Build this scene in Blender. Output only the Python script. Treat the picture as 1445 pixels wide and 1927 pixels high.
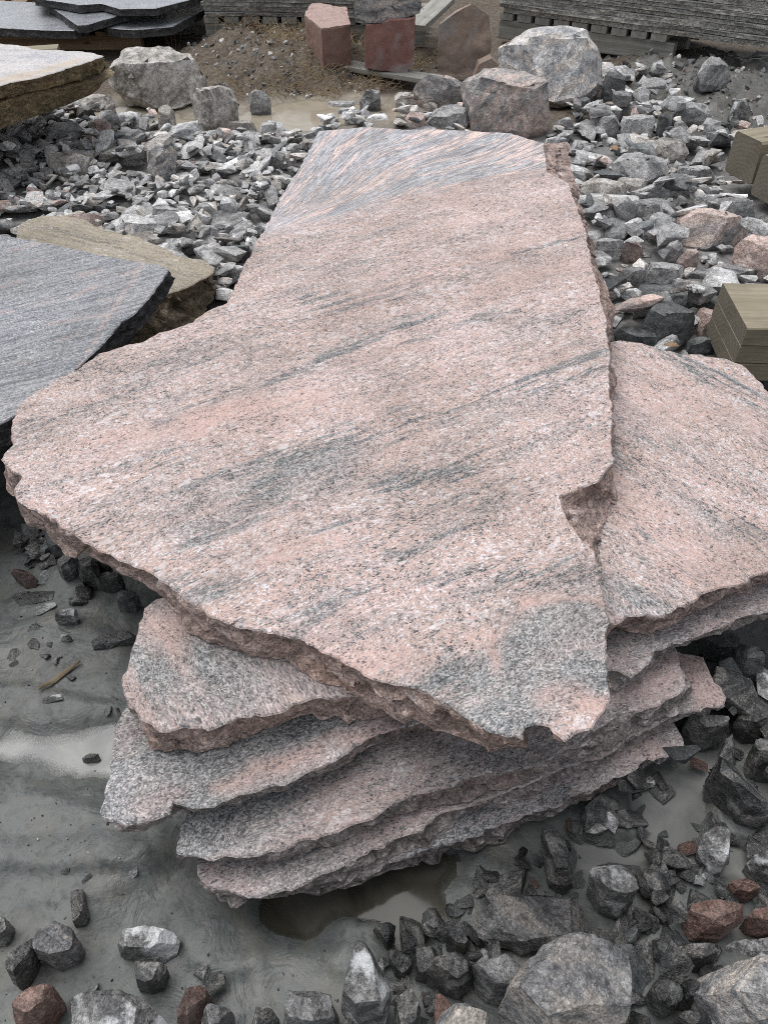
import bpy, bmesh, math, random
import numpy as np
from mathutils import Vector, Matrix
from mathutils.geometry import delaunay_2d_cdt

for o in list(bpy.data.objects):
    bpy.data.objects.remove(o, do_unlink=True)
S = bpy.context.scene
COL = S.collection
rnd = random.Random(7)
rng = np.random.default_rng(11)

# ------------------------------------------------------------------ camera, sky, sun, exposure
CAM_H, PITCH, FPX = 1.65, math.radians(44.0), 1484.0      # FPX: focal length for the 1445 x 1927 frame
cam_d = bpy.data.cameras.new('camera')
cam = bpy.data.objects.new('camera', cam_d); COL.objects.link(cam)
cam.location = (0, 0, CAM_H)
cam.rotation_euler = (math.pi/2 - PITCH, 0, 0)
cam_d.sensor_fit = 'VERTICAL'
cam_d.angle_y = 2*math.atan(963.5/FPX)
cam_d.clip_start = 0.05; cam_d.clip_end = 400
S.camera = cam

SUN_EL, SUN_AZ = math.radians(67), math.radians(-50)      # overcast: broad soft sun, high over the yard
w = bpy.data.worlds.new('World'); S.world = w; w.use_nodes = True
wn = w.node_tree; wn.nodes.clear()
sky = wn.nodes.new('ShaderNodeTexSky'); sky.sky_type = 'NISHITA'; sky.sun_disc = False
sky.sun_elevation = SUN_EL; sky.sun_rotation = SUN_AZ
sky.air_density = 1.0; sky.dust_density = 1.5; sky.ozone_density = 1.0
hs = wn.nodes.new('ShaderNodeHueSaturation'); hs.inputs['Saturation'].default_value = 0.20
bg = wn.nodes.new('ShaderNodeBackground'); bg.inputs['Strength'].default_value = 0.104
wo = wn.nodes.new('ShaderNodeOutputWorld')
wn.links.new(sky.outputs[0], hs.inputs['Color']); wn.links.new(hs.outputs[0], bg.inputs[0]); wn.links.new(bg.outputs[0], wo.inputs[0])
sd = bpy.data.lights.new('sun', 'SUN'); sd.energy = 1.75; sd.angle = math.radians(54); sd.color = (1.0, 0.99, 0.98)
sun = bpy.data.objects.new('sun', sd); COL.objects.link(sun)
sdir = Vector((math.sin(SUN_AZ)*math.cos(SUN_EL), math.cos(SUN_AZ)*math.cos(SUN_EL), math.sin(SUN_EL)))
sun.rotation_euler = sdir.to_track_quat('Z', 'Y').to_euler()
S.view_settings.view_transform = 'Standard'; S.view_settings.look = 'None'
S.view_settings.exposure = 0.66; S.view_settings.gamma = 1.0; S.view_settings.use_curve_mapping = False
S.render.engine = 'CYCLES'; S.cycles.use_denoising = False; S.cycles.filter_width = 1.0; S.cycles.max_bounces = 6; S.cycles.diffuse_bounces = 3

# ------------------------------------------------------------------ numeric helpers
def at(px, py, z=0.0):
    """where the sight line of a point of the photograph meets the level z (used to measure the place)"""
    a = (np.asarray(px, float)-722.5)/FPX; b = (np.asarray(py, float)-963.5)/FPX
    dy = math.cos(PITCH) - b*math.sin(PITCH); dz = -math.sin(PITCH) - b*math.cos(PITCH)
    t = (z-CAM_H)/dz
    return np.stack([a*t, dy*t], -1)
def aty(px, py, Y):
    """the same on the upright plane y = Y: returns x, z"""
    a = (np.asarray(px, float)-722.5)/FPX; b = (np.asarray(py, float)-963.5)/FPX
    dy = math.cos(PITCH) - b*math.sin(PITCH); dz = -math.sin(PITCH) - b*math.cos(PITCH)
    t = Y/dy
    return np.stack([a*t, CAM_H + dz*t], -1)
def px_per_m(y, z=0.0):
    return FPX/(y*math.cos(PITCH) + (CAM_H-z)*math.sin(PITCH))
def _hash(ix, iy, iz):
    h = (ix*374761393 + iy*668265263 + iz*2147483647) & 0xFFFFFFFF
    h = ((h ^ (h >> 13))*1274126177) & 0xFFFFFFFF
    h = ((h ^ (h >> 15))*2246822519) & 0xFFFFFFFF
    return ((h ^ (h >> 16)) & 0xFFFF)/65535.0
def noise(p, f=1.0, seed=0):
    """value noise in -1..1 of points p (N,3)"""
    p = np.asarray(p, float)*f + seed*17.31 + 1000.0
    i = np.floor(p).astype(np.int64); t = p-i; t = t*t*(3-2*t)
    r = 0
    for dx in (0, 1):
        for dy in (0, 1):
            for dz in (0, 1):
                wgt = (t[:, 0] if dx else 1-t[:, 0])*(t[:, 1] if dy else 1-t[:, 1])*(t[:, 2] if dz else 1-t[:, 2])
                r = r + wgt*_hash(i[:, 0]+dx, i[:, 1]+dy, i[:, 2]+dz)
    return r*2-1
def fbm(p, f=1.0, seed=0, octv=3, gain=0.5):
    a, r = 1.0, 0
    for k in range(octv):
        r = r + a*noise(p, f, seed+k*3); a *= gain; f *= 2.03
    return r
def p3(xy, z=0.0):
    return np.column_stack([xy, np.full(len(xy), z)])
def seg_dist(p, a, b):
    a = np.asarray(a, float); b = np.asarray(b, float); ab = b-a
    t = np.clip(((p-a)@ab)/max(ab@ab, 1e-12), 0, 1)
    return np.linalg.norm(p-(a+t[:, None]*ab), axis=1)
def inside(p, poly):
    x, y = p[:, 0], p[:, 1]; r = np.zeros(len(p), bool); n = len(poly)
    for i in range(n):
        x0, y0 = poly[i]; x1, y1 = poly[(i+1) % n]
        if y0 == y1: continue
        c = ((y0 > y) != (y1 > y)) & (x < (x1-x0)*(y-y0)/(y1-y0)+x0)
        r ^= c
    return r
def sdist(p, poly):
    """signed distance to a polygon, positive inside"""
    d = np.full(len(p), 1e9)
    for i in range(len(poly)):
        d = np.minimum(d, seg_dist(p, poly[i], poly[(i+1) % len(poly)]))
    return np.where(inside(p, poly), d, -d)
def sstep(a, b, x):
    t = np.clip((x-a)/(b-a), 0, 1); return t*t*(3-2*t)

# ------------------------------------------------------------------ scene helpers
def tag(o, label=None, cat=None, group=None, kind='thing'):
    if label: o['label'] = label
    if cat: o['category'] = cat
    if group: o['group'] = group
    if kind: o['kind'] = kind
    return o
def mesh_obj(name, verts, faces, mats, origin=(0, 0, 0), fmat=None, sharp=None, smooth=True, attrs=None, parent=None):
    me = bpy.data.meshes.new(name)
    v = np.asarray(verts, float) - np.asarray(origin, float)
    me.from_pydata(v.tolist(), [], [list(map(int, f)) for f in faces])
    for m in (mats if isinstance(mats, (list, tuple)) else [mats]): me.materials.append(m)
    if fmat is not None: me.polygons.foreach_set('material_index', np.asarray(fmat, dtype=np.int32))
    me.polygons.foreach_set('use_smooth', np.full(len(me.polygons), bool(smooth)))
    if attrs:
        for k, a in attrs.items():
            a = np.asarray(a, float)
            if a.ndim == 1:
                me.attributes.new(k, 'FLOAT', 'POINT').data.foreach_set('value', a)
            else:
                me.attributes.new(k, 'FLOAT_VECTOR', 'POINT').data.foreach_set('vector', a.ravel())
    me.update()
    if sharp is not None: me.set_sharp_from_angle(angle=sharp)
    o = bpy.data.objects.new(name, me); COL.objects.link(o); o.location = origin
    if parent is not None:
        o.parent = parent; o.location = Vector(origin)-parent.location
    return o
def empty(name, loc):
    o = bpy.data.objects.new(name, None); COL.objects.link(o); o.location = loc; o.empty_display_size = 0.1
    return o

# ------------------------------------------------------------------ materials
def nd(nt, typ, ins=None, **props):
    n = nt.nodes.new(typ)
    for k, v in props.items(): setattr(n, k, v)
    for k, v in (ins or {}).items():
        if isinstance(v, bpy.types.NodeSocket): nt.links.new(v, n.inputs[k])
        else: n.inputs[k].default_value = v
    return n
def ramp(nt, fac, stops, interp='LINEAR'):
    r = nd(nt, 'ShaderNodeValToRGB', {0: fac}); cr = r.color_ramp; cr.interpolation = interp
    while len(cr.elements) < len(stops): cr.elements.new(0.5)
    for e, (p, c) in zip(cr.elements, stops):
        e.position = p; e.color = (c, c, c, 1) if isinstance(c, (int, float)) else (*c, 1)
    return r.outputs[0]
def mth(nt, op, a, b=0.0, clamp=False):
    return nd(nt, 'ShaderNodeMath', {0: a, 1: b}, operation=op, use_clamp=clamp).outputs[0]
def mixc(nt, fac, a, b, blend='MIX'):
    n = nd(nt, 'ShaderNodeMix', data_type='RGBA', blend_type=blend)
    for i, v in ((0, fac), (6, a), (7, b)):
        if isinstance(v, bpy.types.NodeSocket): nt.links.new(v, n.inputs[i])
        else: n.inputs[i].default_value = v if i == 0 else (*v, 1)
    return n.outputs[2]
def attr(nt, name, out='Vector'):
    return nd(nt, 'ShaderNodeAttribute', attribute_name=name).outputs[out]
def scaled(nt, vec, s, loc=(0, 0, 0)):
    return nd(nt, 'ShaderNodeMapping', {'Vector': vec, 'Scale': s, 'Location': loc}).outputs[0]
def noi(nt, vec, scale, detail=3.0, rough=0.55, dist=0.0):
    return nd(nt, 'ShaderNodeTexNoise', {'Vector': vec, 'Scale': scale, 'Detail': detail, 'Roughness': rough, 'Distortion': dist}).outputs[0]
def vor(nt, vec, scale, feature='F1', out='Color', rnds=1.0):
    n = nd(nt, 'ShaderNodeTexVoronoi', {'Vector': vec, 'Scale': scale, 'Randomness': rnds}, feature=feature)
    return n.outputs[out]
def red(nt, col):
    return nd(nt, 'ShaderNodeSeparateColor', {0: col}).outputs
def new_mat(name):
    m = bpy.data.materials.new(name); m.use_nodes = True; nt = m.node_tree; nt.nodes.clear()
    out = nt.nodes.new('ShaderNodeOutputMaterial'); b = nt.nodes.new('ShaderNodeBsdfPrincipled')
    nt.links.new(b.outputs[0], out.inputs[0])
    return m, nt, b
def put(nt, b, name, v):
    if isinstance(v, bpy.types.NodeSocket): nt.links.new(v, b.inputs[name])
    else: b.inputs[name].default_value = v if not isinstance(v, tuple) or len(v) == 4 else (*v, 1)
def bump(nt, h, strength, dist, normal=None):
    ins = {'Height': h, 'Strength': strength, 'Distance': dist}
    if normal is not None: ins['Normal'] = normal
    return nd(nt, 'ShaderNodeBump', ins).outputs[0]
def objco(nt):
    return nd(nt, 'ShaderNodeTexCoord').outputs['Object']

def gneiss_top(name, pink=(0.475, 0.342, 0.302), pale=(0.64, 0.637, 0.665), dark=(0.055, 0.06, 0.064), grey=(0.235, 0.238, 0.243), gbias=0.0, wet=0.0, salm=0.42, salcol=((0.48, 0.295, 0.25), (0.62, 0.455, 0.415)), lin=0.0):
    """sawn / split face of a granite gneiss: crystals, streaks along 'st', patches from 'gm', fanned bands from 'ps'"""
    m, nt, b = new_mat(name)
    st = attr(nt, 'st'); gm = red(nt, attr(nt, 'gm', 'Color')); ps = attr(nt, 'ps')
    warp = nd(nt, 'ShaderNodeVectorMath', {0: st, 1: nd(nt, 'ShaderNodeVectorMath', {0: nd(nt, 'ShaderNodeTexNoise', {'Vector': st, 'Scale': 5.0, 'Detail': 2.0}).outputs[1], 1: (0.10, 0.05, 0.0)}, operation='MULTIPLY').outputs[0]}, operation='ADD').outputs[0]
    streak = noi(nt, scaled(nt, warp, (2.2, 15, 6)), 1.0, 4, 0.6)
    fine = noi(nt, scaled(nt, warp, (16, 85, 40)), 1.0, 3, 0.6)
    blot = noi(nt, scaled(nt, warp, (5, 11, 8)), 1.0, 2, 0.5)
    # amount of grey biotite layers
    g = mth(nt, 'ADD', mth(nt, 'MULTIPLY', mth(nt, 'SUBTRACT', streak, 0.52), 2.3), mth(nt, 'MULTIPLY', mth(nt, 'SUBTRACT', fine, 0.5), 1.1))
    wisp = ramp(nt, noi(nt, scaled(nt, warp, (4.0, 60, 30)), 1.0, 6, 0.75), [(0.47, 0.0), (0.56, 1.0)])
    g = mth(nt, 'ADD', g, mth(nt, 'MULTIPLY', gm[0], mth(nt, 'ADD', 0.3, mth(nt, 'MULTIPLY', wisp, 2.1))))
    g = mth(nt, 'ADD', g, mth(nt, 'MULTIPLY', mth(nt, 'SUBTRACT', wisp, 0.6), 0.18))
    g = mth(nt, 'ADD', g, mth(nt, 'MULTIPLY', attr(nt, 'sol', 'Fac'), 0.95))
    g = mth(nt, 'ADD', g, 0.17+gbias, True)
    cell = scaled(nt, warp, (275, 355, 310))
    c1 = red(nt, vor(nt, cell, 1.0)); c2 = red(nt, vor(nt, scaled(nt, warp, (62, 95, 75)), 1.0))
    gr = noi(nt, scaled(nt, warp, (420, 480, 450)), 1.0, 2, 0.7)
    clus = noi(nt, scaled(nt, warp, (62, 92, 75)), 1.0, 3, 0.7)
    v = mth(nt, 'ADD', mth(nt, 'MULTIPLY', c1[0], 0.55), mth(nt, 'MULTIPLY', gr, 0.30))
    v = mth(nt, 'ADD', v, mth(nt, 'MULTIPLY', mth(nt, 'SUBTRACT', clus, 0.40), 0.85))
    cl2 = noi(nt, scaled(nt, warp, (8, 15, 10), (7, 3, 0)), 1.0, 4, 0.65)
    v = mth(nt, 'ADD', v, mth(nt, 'MULTIPLY', mth(nt, 'SUBTRACT', cl2, 0.5), 0.55))
    mid = tuple((x*0.62+y*0.38) for x, y in zip(pink, grey))
    pk = ramp(nt, v, [(0.17, dark), (0.28, grey), (0.38, mid), (0.48, pink), (0.66, tuple(min(1, x*1.16) for x in pink)), (0.84, pale), (0.97, tuple(min(1, x*1.08) for x in pale))])
    gk = ramp(nt, v, [(0.14, dark), (0.30, tuple(x*0.48 for x in grey)), (0.46, tuple(x*0.8 for x in grey)), (0.62, tuple(x*1.25 for x in grey)), (0.78, (0.42, 0.41, 0.405)), (0.92, (0.6, 0.53, 0.5))])
    col = mixc(nt, g, pk, gk)
    # larger feldspar eyes, white and salmon
    eye = ramp(nt, c2[1], [(0.80, 0.0), (0.86, 1.0)]); eye = mth(nt, 'MULTIPLY', eye, ramp(nt, blot, [(0.42, 0.0), (0.62, 0.85)]))
    eye = mth(nt, 'MULTIPLY', eye, mth(nt, 'SUBTRACT', 1.0, mth(nt, 'MULTIPLY', g, 0.75), True))
    col = mixc(nt, mth(nt, 'MULTIPLY', eye, 0.55), col, ramp(nt, c2[2], [(0.0, pale), (0.5, (0.74, 0.72, 0.74)), (0.75, tuple(min(1, x*1.12) for x in pink))]))
    # salmon patches
    sal = mth(nt, 'MULTIPLY', mth(nt, 'ADD', gm[2], mth(nt, 'MULTIPLY', ramp(nt, noi(nt, scaled(nt, warp, (1.6, 6, 4), (3, 1, 0)), 1.0, 2), [(0.5, 0.0), (0.68, 1.0)]), salm)), ramp(nt, v, [(0.2, 0.2), (0.4, 0.75)]), True)
    col = mixc(nt, sal, col, mixc(nt, c1[1], *salcol))
    # fanned grey and salmon bands
    bn = noi(nt, ps, 1.0, 4, 0.66)
    bd = ramp(nt, bn, [(0.28, (0.10, 0.11, 0.125)), (0.37, (0.17, 0.18, 0.20)), (0.41, (0.50, 0.40, 0.355)), (0.44, (0.17, 0.18, 0.20)), (0.49, (0.40, 0.395, 0.40)), (0.52, (0.14, 0.15, 0.17)), (0.56, (0.58, 0.45, 0.40)), (0.60, (0.22, 0.23, 0.25)), (0.66, (0.62, 0.47, 0.40)), (0.76, (0.40, 0.40, 0.41))])
    bd = mixc(nt, 0.7, bd, mixc(nt, v, (0.18, 0.18, 0.18), (1.5, 1.5, 1.5)), 'MULTIPLY')
    bd = mixc(nt, 1.0, bd, (1.42, 1.42, 1.44), 'MULTIPLY')
    edge = mth(nt, 'ADD', gm[1], mth(nt, 'MULTIPLY', mth(nt, 'SUBTRACT', wisp, 0.5), 0.5), True)
    col = mixc(nt, mth(nt, 'MULTIPLY', ramp(nt, edge, [(0.2, 0.0), (0.8, 0.96)]), 1.0), col, bd)
    col = mixc(nt, mth(nt, 'MULTIPLY', gm[0], wisp, True), col, (0.56, 0.58, 0.60), 'MULTIPLY')
    if lin:
        ln = noi(nt, scaled(nt, warp, (3.0, 75, 40), (1, 9, 4)), 1.0, 5, 0.7)
        col = mixc(nt, mth(nt, 'MULTIPLY', ramp(nt, ln, [(0.50, 0.0), (0.62, 1.0)]), lin), col, pale)
        col = mixc(nt, mth(nt, 'MULTIPLY', ramp(nt, ln, [(0.36, 1.0), (0.47, 0.0)]), lin*1.3), col, tuple(x*0.45 for x in grey))
    # soft dirt and weather film
    film = ramp(nt, noi(nt, scaled(nt, st, (3, 3, 3), (5, 2, 1)), 1.0, 3), [(0.33, (0.82, 0.815, 0.80)), (0.52, (0.98, 0.978, 0.97)), (0.68, (1.06, 1.06, 1.07))])
    col = mixc(nt, 1.0, col, film, 'MULTIPLY')
    put(nt, b, 'Base Color', col)
    put(nt, b, 'Roughness', ramp(nt, gr, [(0.3, 0.62-wet*0.3), (0.7, 0.85-wet*0.3)])); put(nt, b, 'Specular IOR Level', 0.35+wet*0.25)
    h = mth(nt, 'ADD', mth(nt, 'MULTIPLY', v, 0.8), mth(nt, 'MULTIPLY', clus, 0.8))
    put(nt, b, 'Normal', bump(nt, h, 0.7, 0.003))
    return m

def broken_edge(name, a=(0.39, 0.285, 0.25), c=(0.13, 0.118, 0.112), pale=(0.54, 0.49, 0.475), rust=(0.33, 0.22, 0.17), wet=0.0):
    """rough broken side of a slab"""
    m, nt, b = new_mat(name)
    st = attr(nt, 'st'); gm = red(nt, attr(nt, 'gm', 'Color'))
    n1 = noi(nt, scaled(nt, st, (13, 16, 42)), 1.0, 6, 0.72, 0.5)
    n2 = noi(nt, scaled(nt, st, (130, 170, 330)), 1.0, 4, 0.75)
    n3 = noi(nt, scaled(nt, st, (3, 3, 5), (2, 7, 1)), 1.0, 2)
    col = ramp(nt, n1, [(0.32, c), (0.44, tuple(x*0.55+y*0.45 for x, y in zip(a, c))), (0.56, a), (0.70, pale)])
    col = mixc(nt, mth(nt, 'MULTIPLY', gm[0], 0.75), col, ramp(nt, n1, [(0.3, (0.045, 0.043, 0.042)), (0.55, (0.13, 0.125, 0.12)), (0.75, (0.24, 0.235, 0.23))]))
    col = mixc(nt, ramp(nt, n3, [(0.54, 0.0), (0.70, 0.55)]), col, rust)
    cv = red(nt, vor(nt, scaled(nt, st, (210, 230, 260)), 1.0)); cb = red(nt, vor(nt, scaled(nt, st, (55, 60, 75)), 1.0))
    col = mixc(nt, 0.85, col, ramp(nt, cv[0], [(0.0, 0.45), (0.4, 0.95), (0.8, 1.3), (1.0, 1.6)]), 'MULTIPLY')
    col = mixc(nt, 0.6, col, ramp(nt, cb[1], [(0.0, 0.5), (0.5, 1.0), (1.0, 1.55)]), 'MULTIPLY')
    col = mixc(nt, 0.4, col, ramp(nt, n2, [(0.34, 0.5), (0.5, 1.0), (0.68, 1.5)]), 'MULTIPLY')
    put(nt, b, 'Base Color', col); put(nt, b, 'Roughness', 0.8-wet*0.4); put(nt, b, 'Specular IOR Level', 0.3+wet*0.2)
    nb = bump(nt, noi(nt, scaled(nt, st, (30, 38, 80)), 1.0, 4, 0.65), 0.7, 0.012)
    put(nt, b, 'Normal', bump(nt, n2, 0.6, 0.004, nb))
    return m

def rock_mat(name, cols, band=0.5, bandcol=(0.5, 0.48, 0.46), speck=0.4, patch=0.0, patchcol=(0.55, 0.56, 0.56), r0=0.42, r1=0.78, spec=0.45, bs=(4, 4, 34), bumpd=0.006):
    m, nt, b = new_mat(name)
    rc = attr(nt, 'rc'); tone = attr(nt, 'tone', 'Fac')
    n0 = noi(nt, rc, 6.0, 4, 0.6)
    warp = nd(nt, 'ShaderNodeVectorMath', {0: rc, 1: nd(nt, 'ShaderNodeVectorMath', {0: nd(nt, 'ShaderNodeTexNoise', {'Vector': rc, 'Scale': 7.0, 'Detail': 4.0}).outputs[1], 1: (0.13, 0.13, 0.13)}, operation='MULTIPLY').outputs[0]}, operation='ADD').outputs[0]
    bn = noi(nt, scaled(nt, warp, bs), 1.0, 4, 0.62)
    fg = noi(nt, rc, 170.0, 4, 0.75)
    cv = red(nt, vor(nt, rc, 260.0)); mg = noi(nt, rc, 42.0, 4, 0.7)
    col = ramp(nt, n0, [(0.33, cols[0]), (0.5, cols[1]), (0.67, cols[2])])
    col = mixc(nt, mth(nt, 'MULTIPLY', ramp(nt, bn, [(0.47, 0.0), (0.60, 1.0)]), band), col, bandcol)
    col = mixc(nt, mth(nt, 'MULTIPLY', ramp(nt, bn, [(0.36, 1.0), (0.46, 0.0)]), band*0.8), col, tuple(x*0.45 for x in cols[0]))
    col = mixc(nt, speck, col, ramp(nt, mth(nt, 'ADD', mth(nt, 'MULTIPLY', cv[0], 0.5), mth(nt, 'MULTIPLY', fg, 0.5)), [(0.25, 0.25), (0.5, 1.0), (0.75, 2.0)]), 'MULTIPLY')
    col = mixc(nt, 0.8, col, ramp(nt, mg, [(0.32, 0.4), (0.5, 1.0), (0.68, 1.5)]), 'MULTIPLY')
    if r0 < 0.3:
        pz = nd(nt, 'ShaderNodeSeparateXYZ', {0: nd(nt, 'ShaderNodeNewGeometry').outputs['Position']}).outputs[2]
        ml = ramp(nt, mth(nt, 'ADD', mth(nt, 'MULTIPLY', mth(nt, 'ADD', pz, 0.006), 40.0), mth(nt, 'MULTIPLY', mg, 0.5)), [(0.30, 0.9), (0.52, 0.0)])
    if patch > 0:  # pale patches: stone dust, and wet sky sheen painted into the colour
        pn = mth(nt, 'ADD', mth(nt, 'MULTIPLY', noi(nt, rc, 11.0, 3, 0.65), 0.8), mth(nt, 'MULTIPLY', fg, 0.2))
        pf = mth(nt, 'MULTIPLY', ramp(nt, pn, [(0.62-0.12*patch, 0.0), (0.70-0.12*patch, 1.0)]), min(1, patch*1.3))
        col = mixc(nt, pf, col, patchcol)
    tn = nd(nt, 'ShaderNodeCombineColor', {0: tone, 1: tone, 2: tone}).outputs[0]
    col = mixc(nt, 1.0, col, tn, 'MULTIPLY')
    dk = 0.46 if patch < 0.5 else 0.72
    if r0 < 0.3: col = mixc(nt, 1.0, col, (dk, dk, dk), 'MULTIPLY'); col = mixc(nt, ml, col, (0.075, 0.08, 0.077))
    put(nt, b, 'Base Color', col)
    put(nt, b, 'Roughness', ramp(nt, noi(nt, rc, 22.0, 3), [(0.36, r0), (0.64, r1)])); put(nt, b, 'Specular IOR Level', spec)
    nb = bump(nt, noi(nt, rc, 30.0, 6, 0.72), 1.0, bumpd*2.2)
    put(nt, b, 'Normal', bump(nt, fg, 0.8, bumpd*0.6, nb))
    return m

M = {}
M['slab_top'] = gneiss_top('pink_gneiss_face')
M['slab_low'] = gneiss_top('dusty_gneiss_face', pink=(0.38, 0.285, 0.265), pale=(0.56, 0.555, 0.575), gbias=0.42, salm=0.25)
M['slab_edge'] = broken_edge('broken_gneiss_edge')
M['slab_edge_low'] = broken_edge('weathered_gneiss_edge', a=(0.29, 0.25, 0.238), c=(0.085, 0.08, 0.078), pale=(0.56, 0.54, 0.545), rust=(0.23, 0.165, 0.135), wet=0.1)
M['dark_top'] = gneiss_top('blue_grey_gneiss_face', pink=(0.265, 0.255, 0.26), pale=(0.37, 0.37, 0.385), grey=(0.20, 0.215, 0.24), gbias=0.66, wet=0.35, salm=0.06, lin=0.5)
M['dark_edge'] = broken_edge('dark_gneiss_edge', a=(0.075, 0.075, 0.078), c=(0.028, 0.028, 0.03), pale=(0.14, 0.14, 0.145), rust=(0.08, 0.07, 0.065))
M['tan_top'] = gneiss_top('tan_sandstone_face', pink=(0.315, 0.275, 0.215), pale=(0.40, 0.36, 0.29), dark=(0.14, 0.12, 0.09), grey=(0.25, 0.215, 0.165), gbias=0.0, lin=0.3, salm=0.0)
M['tan_edge'] = broken_edge('crumbly_sandstone_edge', a=(0.30, 0.245, 0.175), c=(0.11, 0.09, 0.065), pale=(0.40, 0.34, 0.25), rust=(0.24, 0.17, 0.10))
M['flag_top'] = gneiss_top('pale_quartzite_face', pink=(0.49, 0.455, 0.43), pale=(0.62, 0.62, 0.635), dark=(0.33, 0.32, 0.32), grey=(0.42, 0.43, 0.455), gbias=0.15, salm=0.0, salcol=((0.42, 0.30, 0.18), (0.58, 0.46, 0.34)))
M['flag_edge'] = broken_edge('ochre_quartzite_edge', a=(0.24, 0.185, 0.11), c=(0.10, 0.08, 0.052), pale=(0.34, 0.28, 0.19), rust=(0.27, 0.17, 0.07))
M['slate_top'] = gneiss_top('grey_slate_face', pink=(0.25, 0.25, 0.24), pale=(0.34, 0.34, 0.33), grey=(0.24, 0.24, 0.24), gbias=0.4, salm=0.0)
M['slate_edge'] = broken_edge('grey_slate_edge', a=(0.34, 0.33, 0.30), c=(0.17, 0.165, 0.15), pale=(0.45, 0.44, 0.41), rust=(0.27, 0.245, 0.205))
M['polished'] = gneiss_top('polished_slate_face', pink=(0.20, 0.21, 0.23), pale=(0.42, 0.44, 0.47), grey=(0.22, 0.24, 0.27), gbias=0.35, wet=1.55, salm=0.0)
R = {
 'grey': rock_mat('grey_rock', ((0.15, 0.152, 0.156), (0.26, 0.26, 0.262), (0.385, 0.38, 0.378)), 0.45, (0.47, 0.455, 0.44), 0.45, 0.45),
 'pale': rock_mat('pale_rock', ((0.24, 0.24, 0.245), (0.36, 0.36, 0.36), (0.50, 0.49, 0.48)), 0.4, (0.60, 0.59, 0.575), 0.4, 0.55, (0.66, 0.66, 0.655)),
 'warm': rock_mat('beige_rock', ((0.19, 0.17, 0.15), (0.33, 0.305, 0.275), (0.47, 0.44, 0.41)), 0.55, (0.56, 0.53, 0.50), 0.45, 0.55, (0.63, 0.62, 0.60)),
 'dark': rock_mat('dark_rock', ((0.045, 0.05, 0.052), (0.085, 0.09, 0.092), (0.15, 0.155, 0.155)), 0.35, (0.24, 0.245, 0.245), 0.4, 0.2, (0.33, 0.34, 0.34), 0.4, 0.75),
 'pink': rock_mat('pink_rock', ((0.26, 0.21, 0.195), (0.42, 0.315, 0.28), (0.53, 0.40, 0.35)), 0.4, (0.33, 0.32, 0.32), 0.4, 0.3),
 'wet': rock_mat('wet_dark_rock', ((0.022, 0.024, 0.025), (0.05, 0.052, 0.053), (0.105, 0.105, 0.105)), 0.75, (0.27, 0.255, 0.235), 0.75, 0.42, (0.44, 0.445, 0.44), 0.10, 0.42, 0.7, bumpd=0.005),
 'wetpale': rock_mat('wet_pale_rock', ((0.05, 0.05, 0.052), (0.13, 0.13, 0.13), (0.25, 0.25, 0.25)), 0.5, (0.36, 0.35, 0.34), 0.6, 0.75, (0.72, 0.73, 0.735), 0.12, 0.45, 0.65, bumpd=0.005),
 'wetpink': rock_mat('wet_red_rock', ((0.16, 0.085, 0.065), (0.27, 0.155, 0.125), (0.36, 0.235, 0.20)), 0.3, (0.42, 0.33, 0.29), 0.5, 0.2, (0.5, 0.47, 0.45), 0.25, 0.6, 0.5),
 'banded': rock_mat('banded_gneiss_rock', ((0.13, 0.13, 0.14), (0.24, 0.24, 0.245), (0.34, 0.335, 0.33)), 0.9, (0.45, 0.405, 0.365), 0.5, 0.3, (0.52, 0.51, 0.50), 0.4, 0.75, 0.4, (5, 5, 34)),
 'mottled': rock_mat('mottled_gneiss_rock', ((0.17, 0.175, 0.185), (0.28, 0.28, 0.285), (0.40, 0.385, 0.37)), 0.55, (0.45, 0.38, 0.32), 0.45, 0.45, (0.50, 0.50, 0.50), bs=(6, 6, 22)),
 'stripedpink': rock_mat('striped_pink_rock', ((0.18, 0.18, 0.185), (0.27, 0.255, 0.25), (0.36, 0.315, 0.29)), 0.7, (0.46, 0.35, 0.30), 0.4, 0.25, (0.5, 0.49, 0.47), bs=(3, 3, 18)),
}

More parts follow.
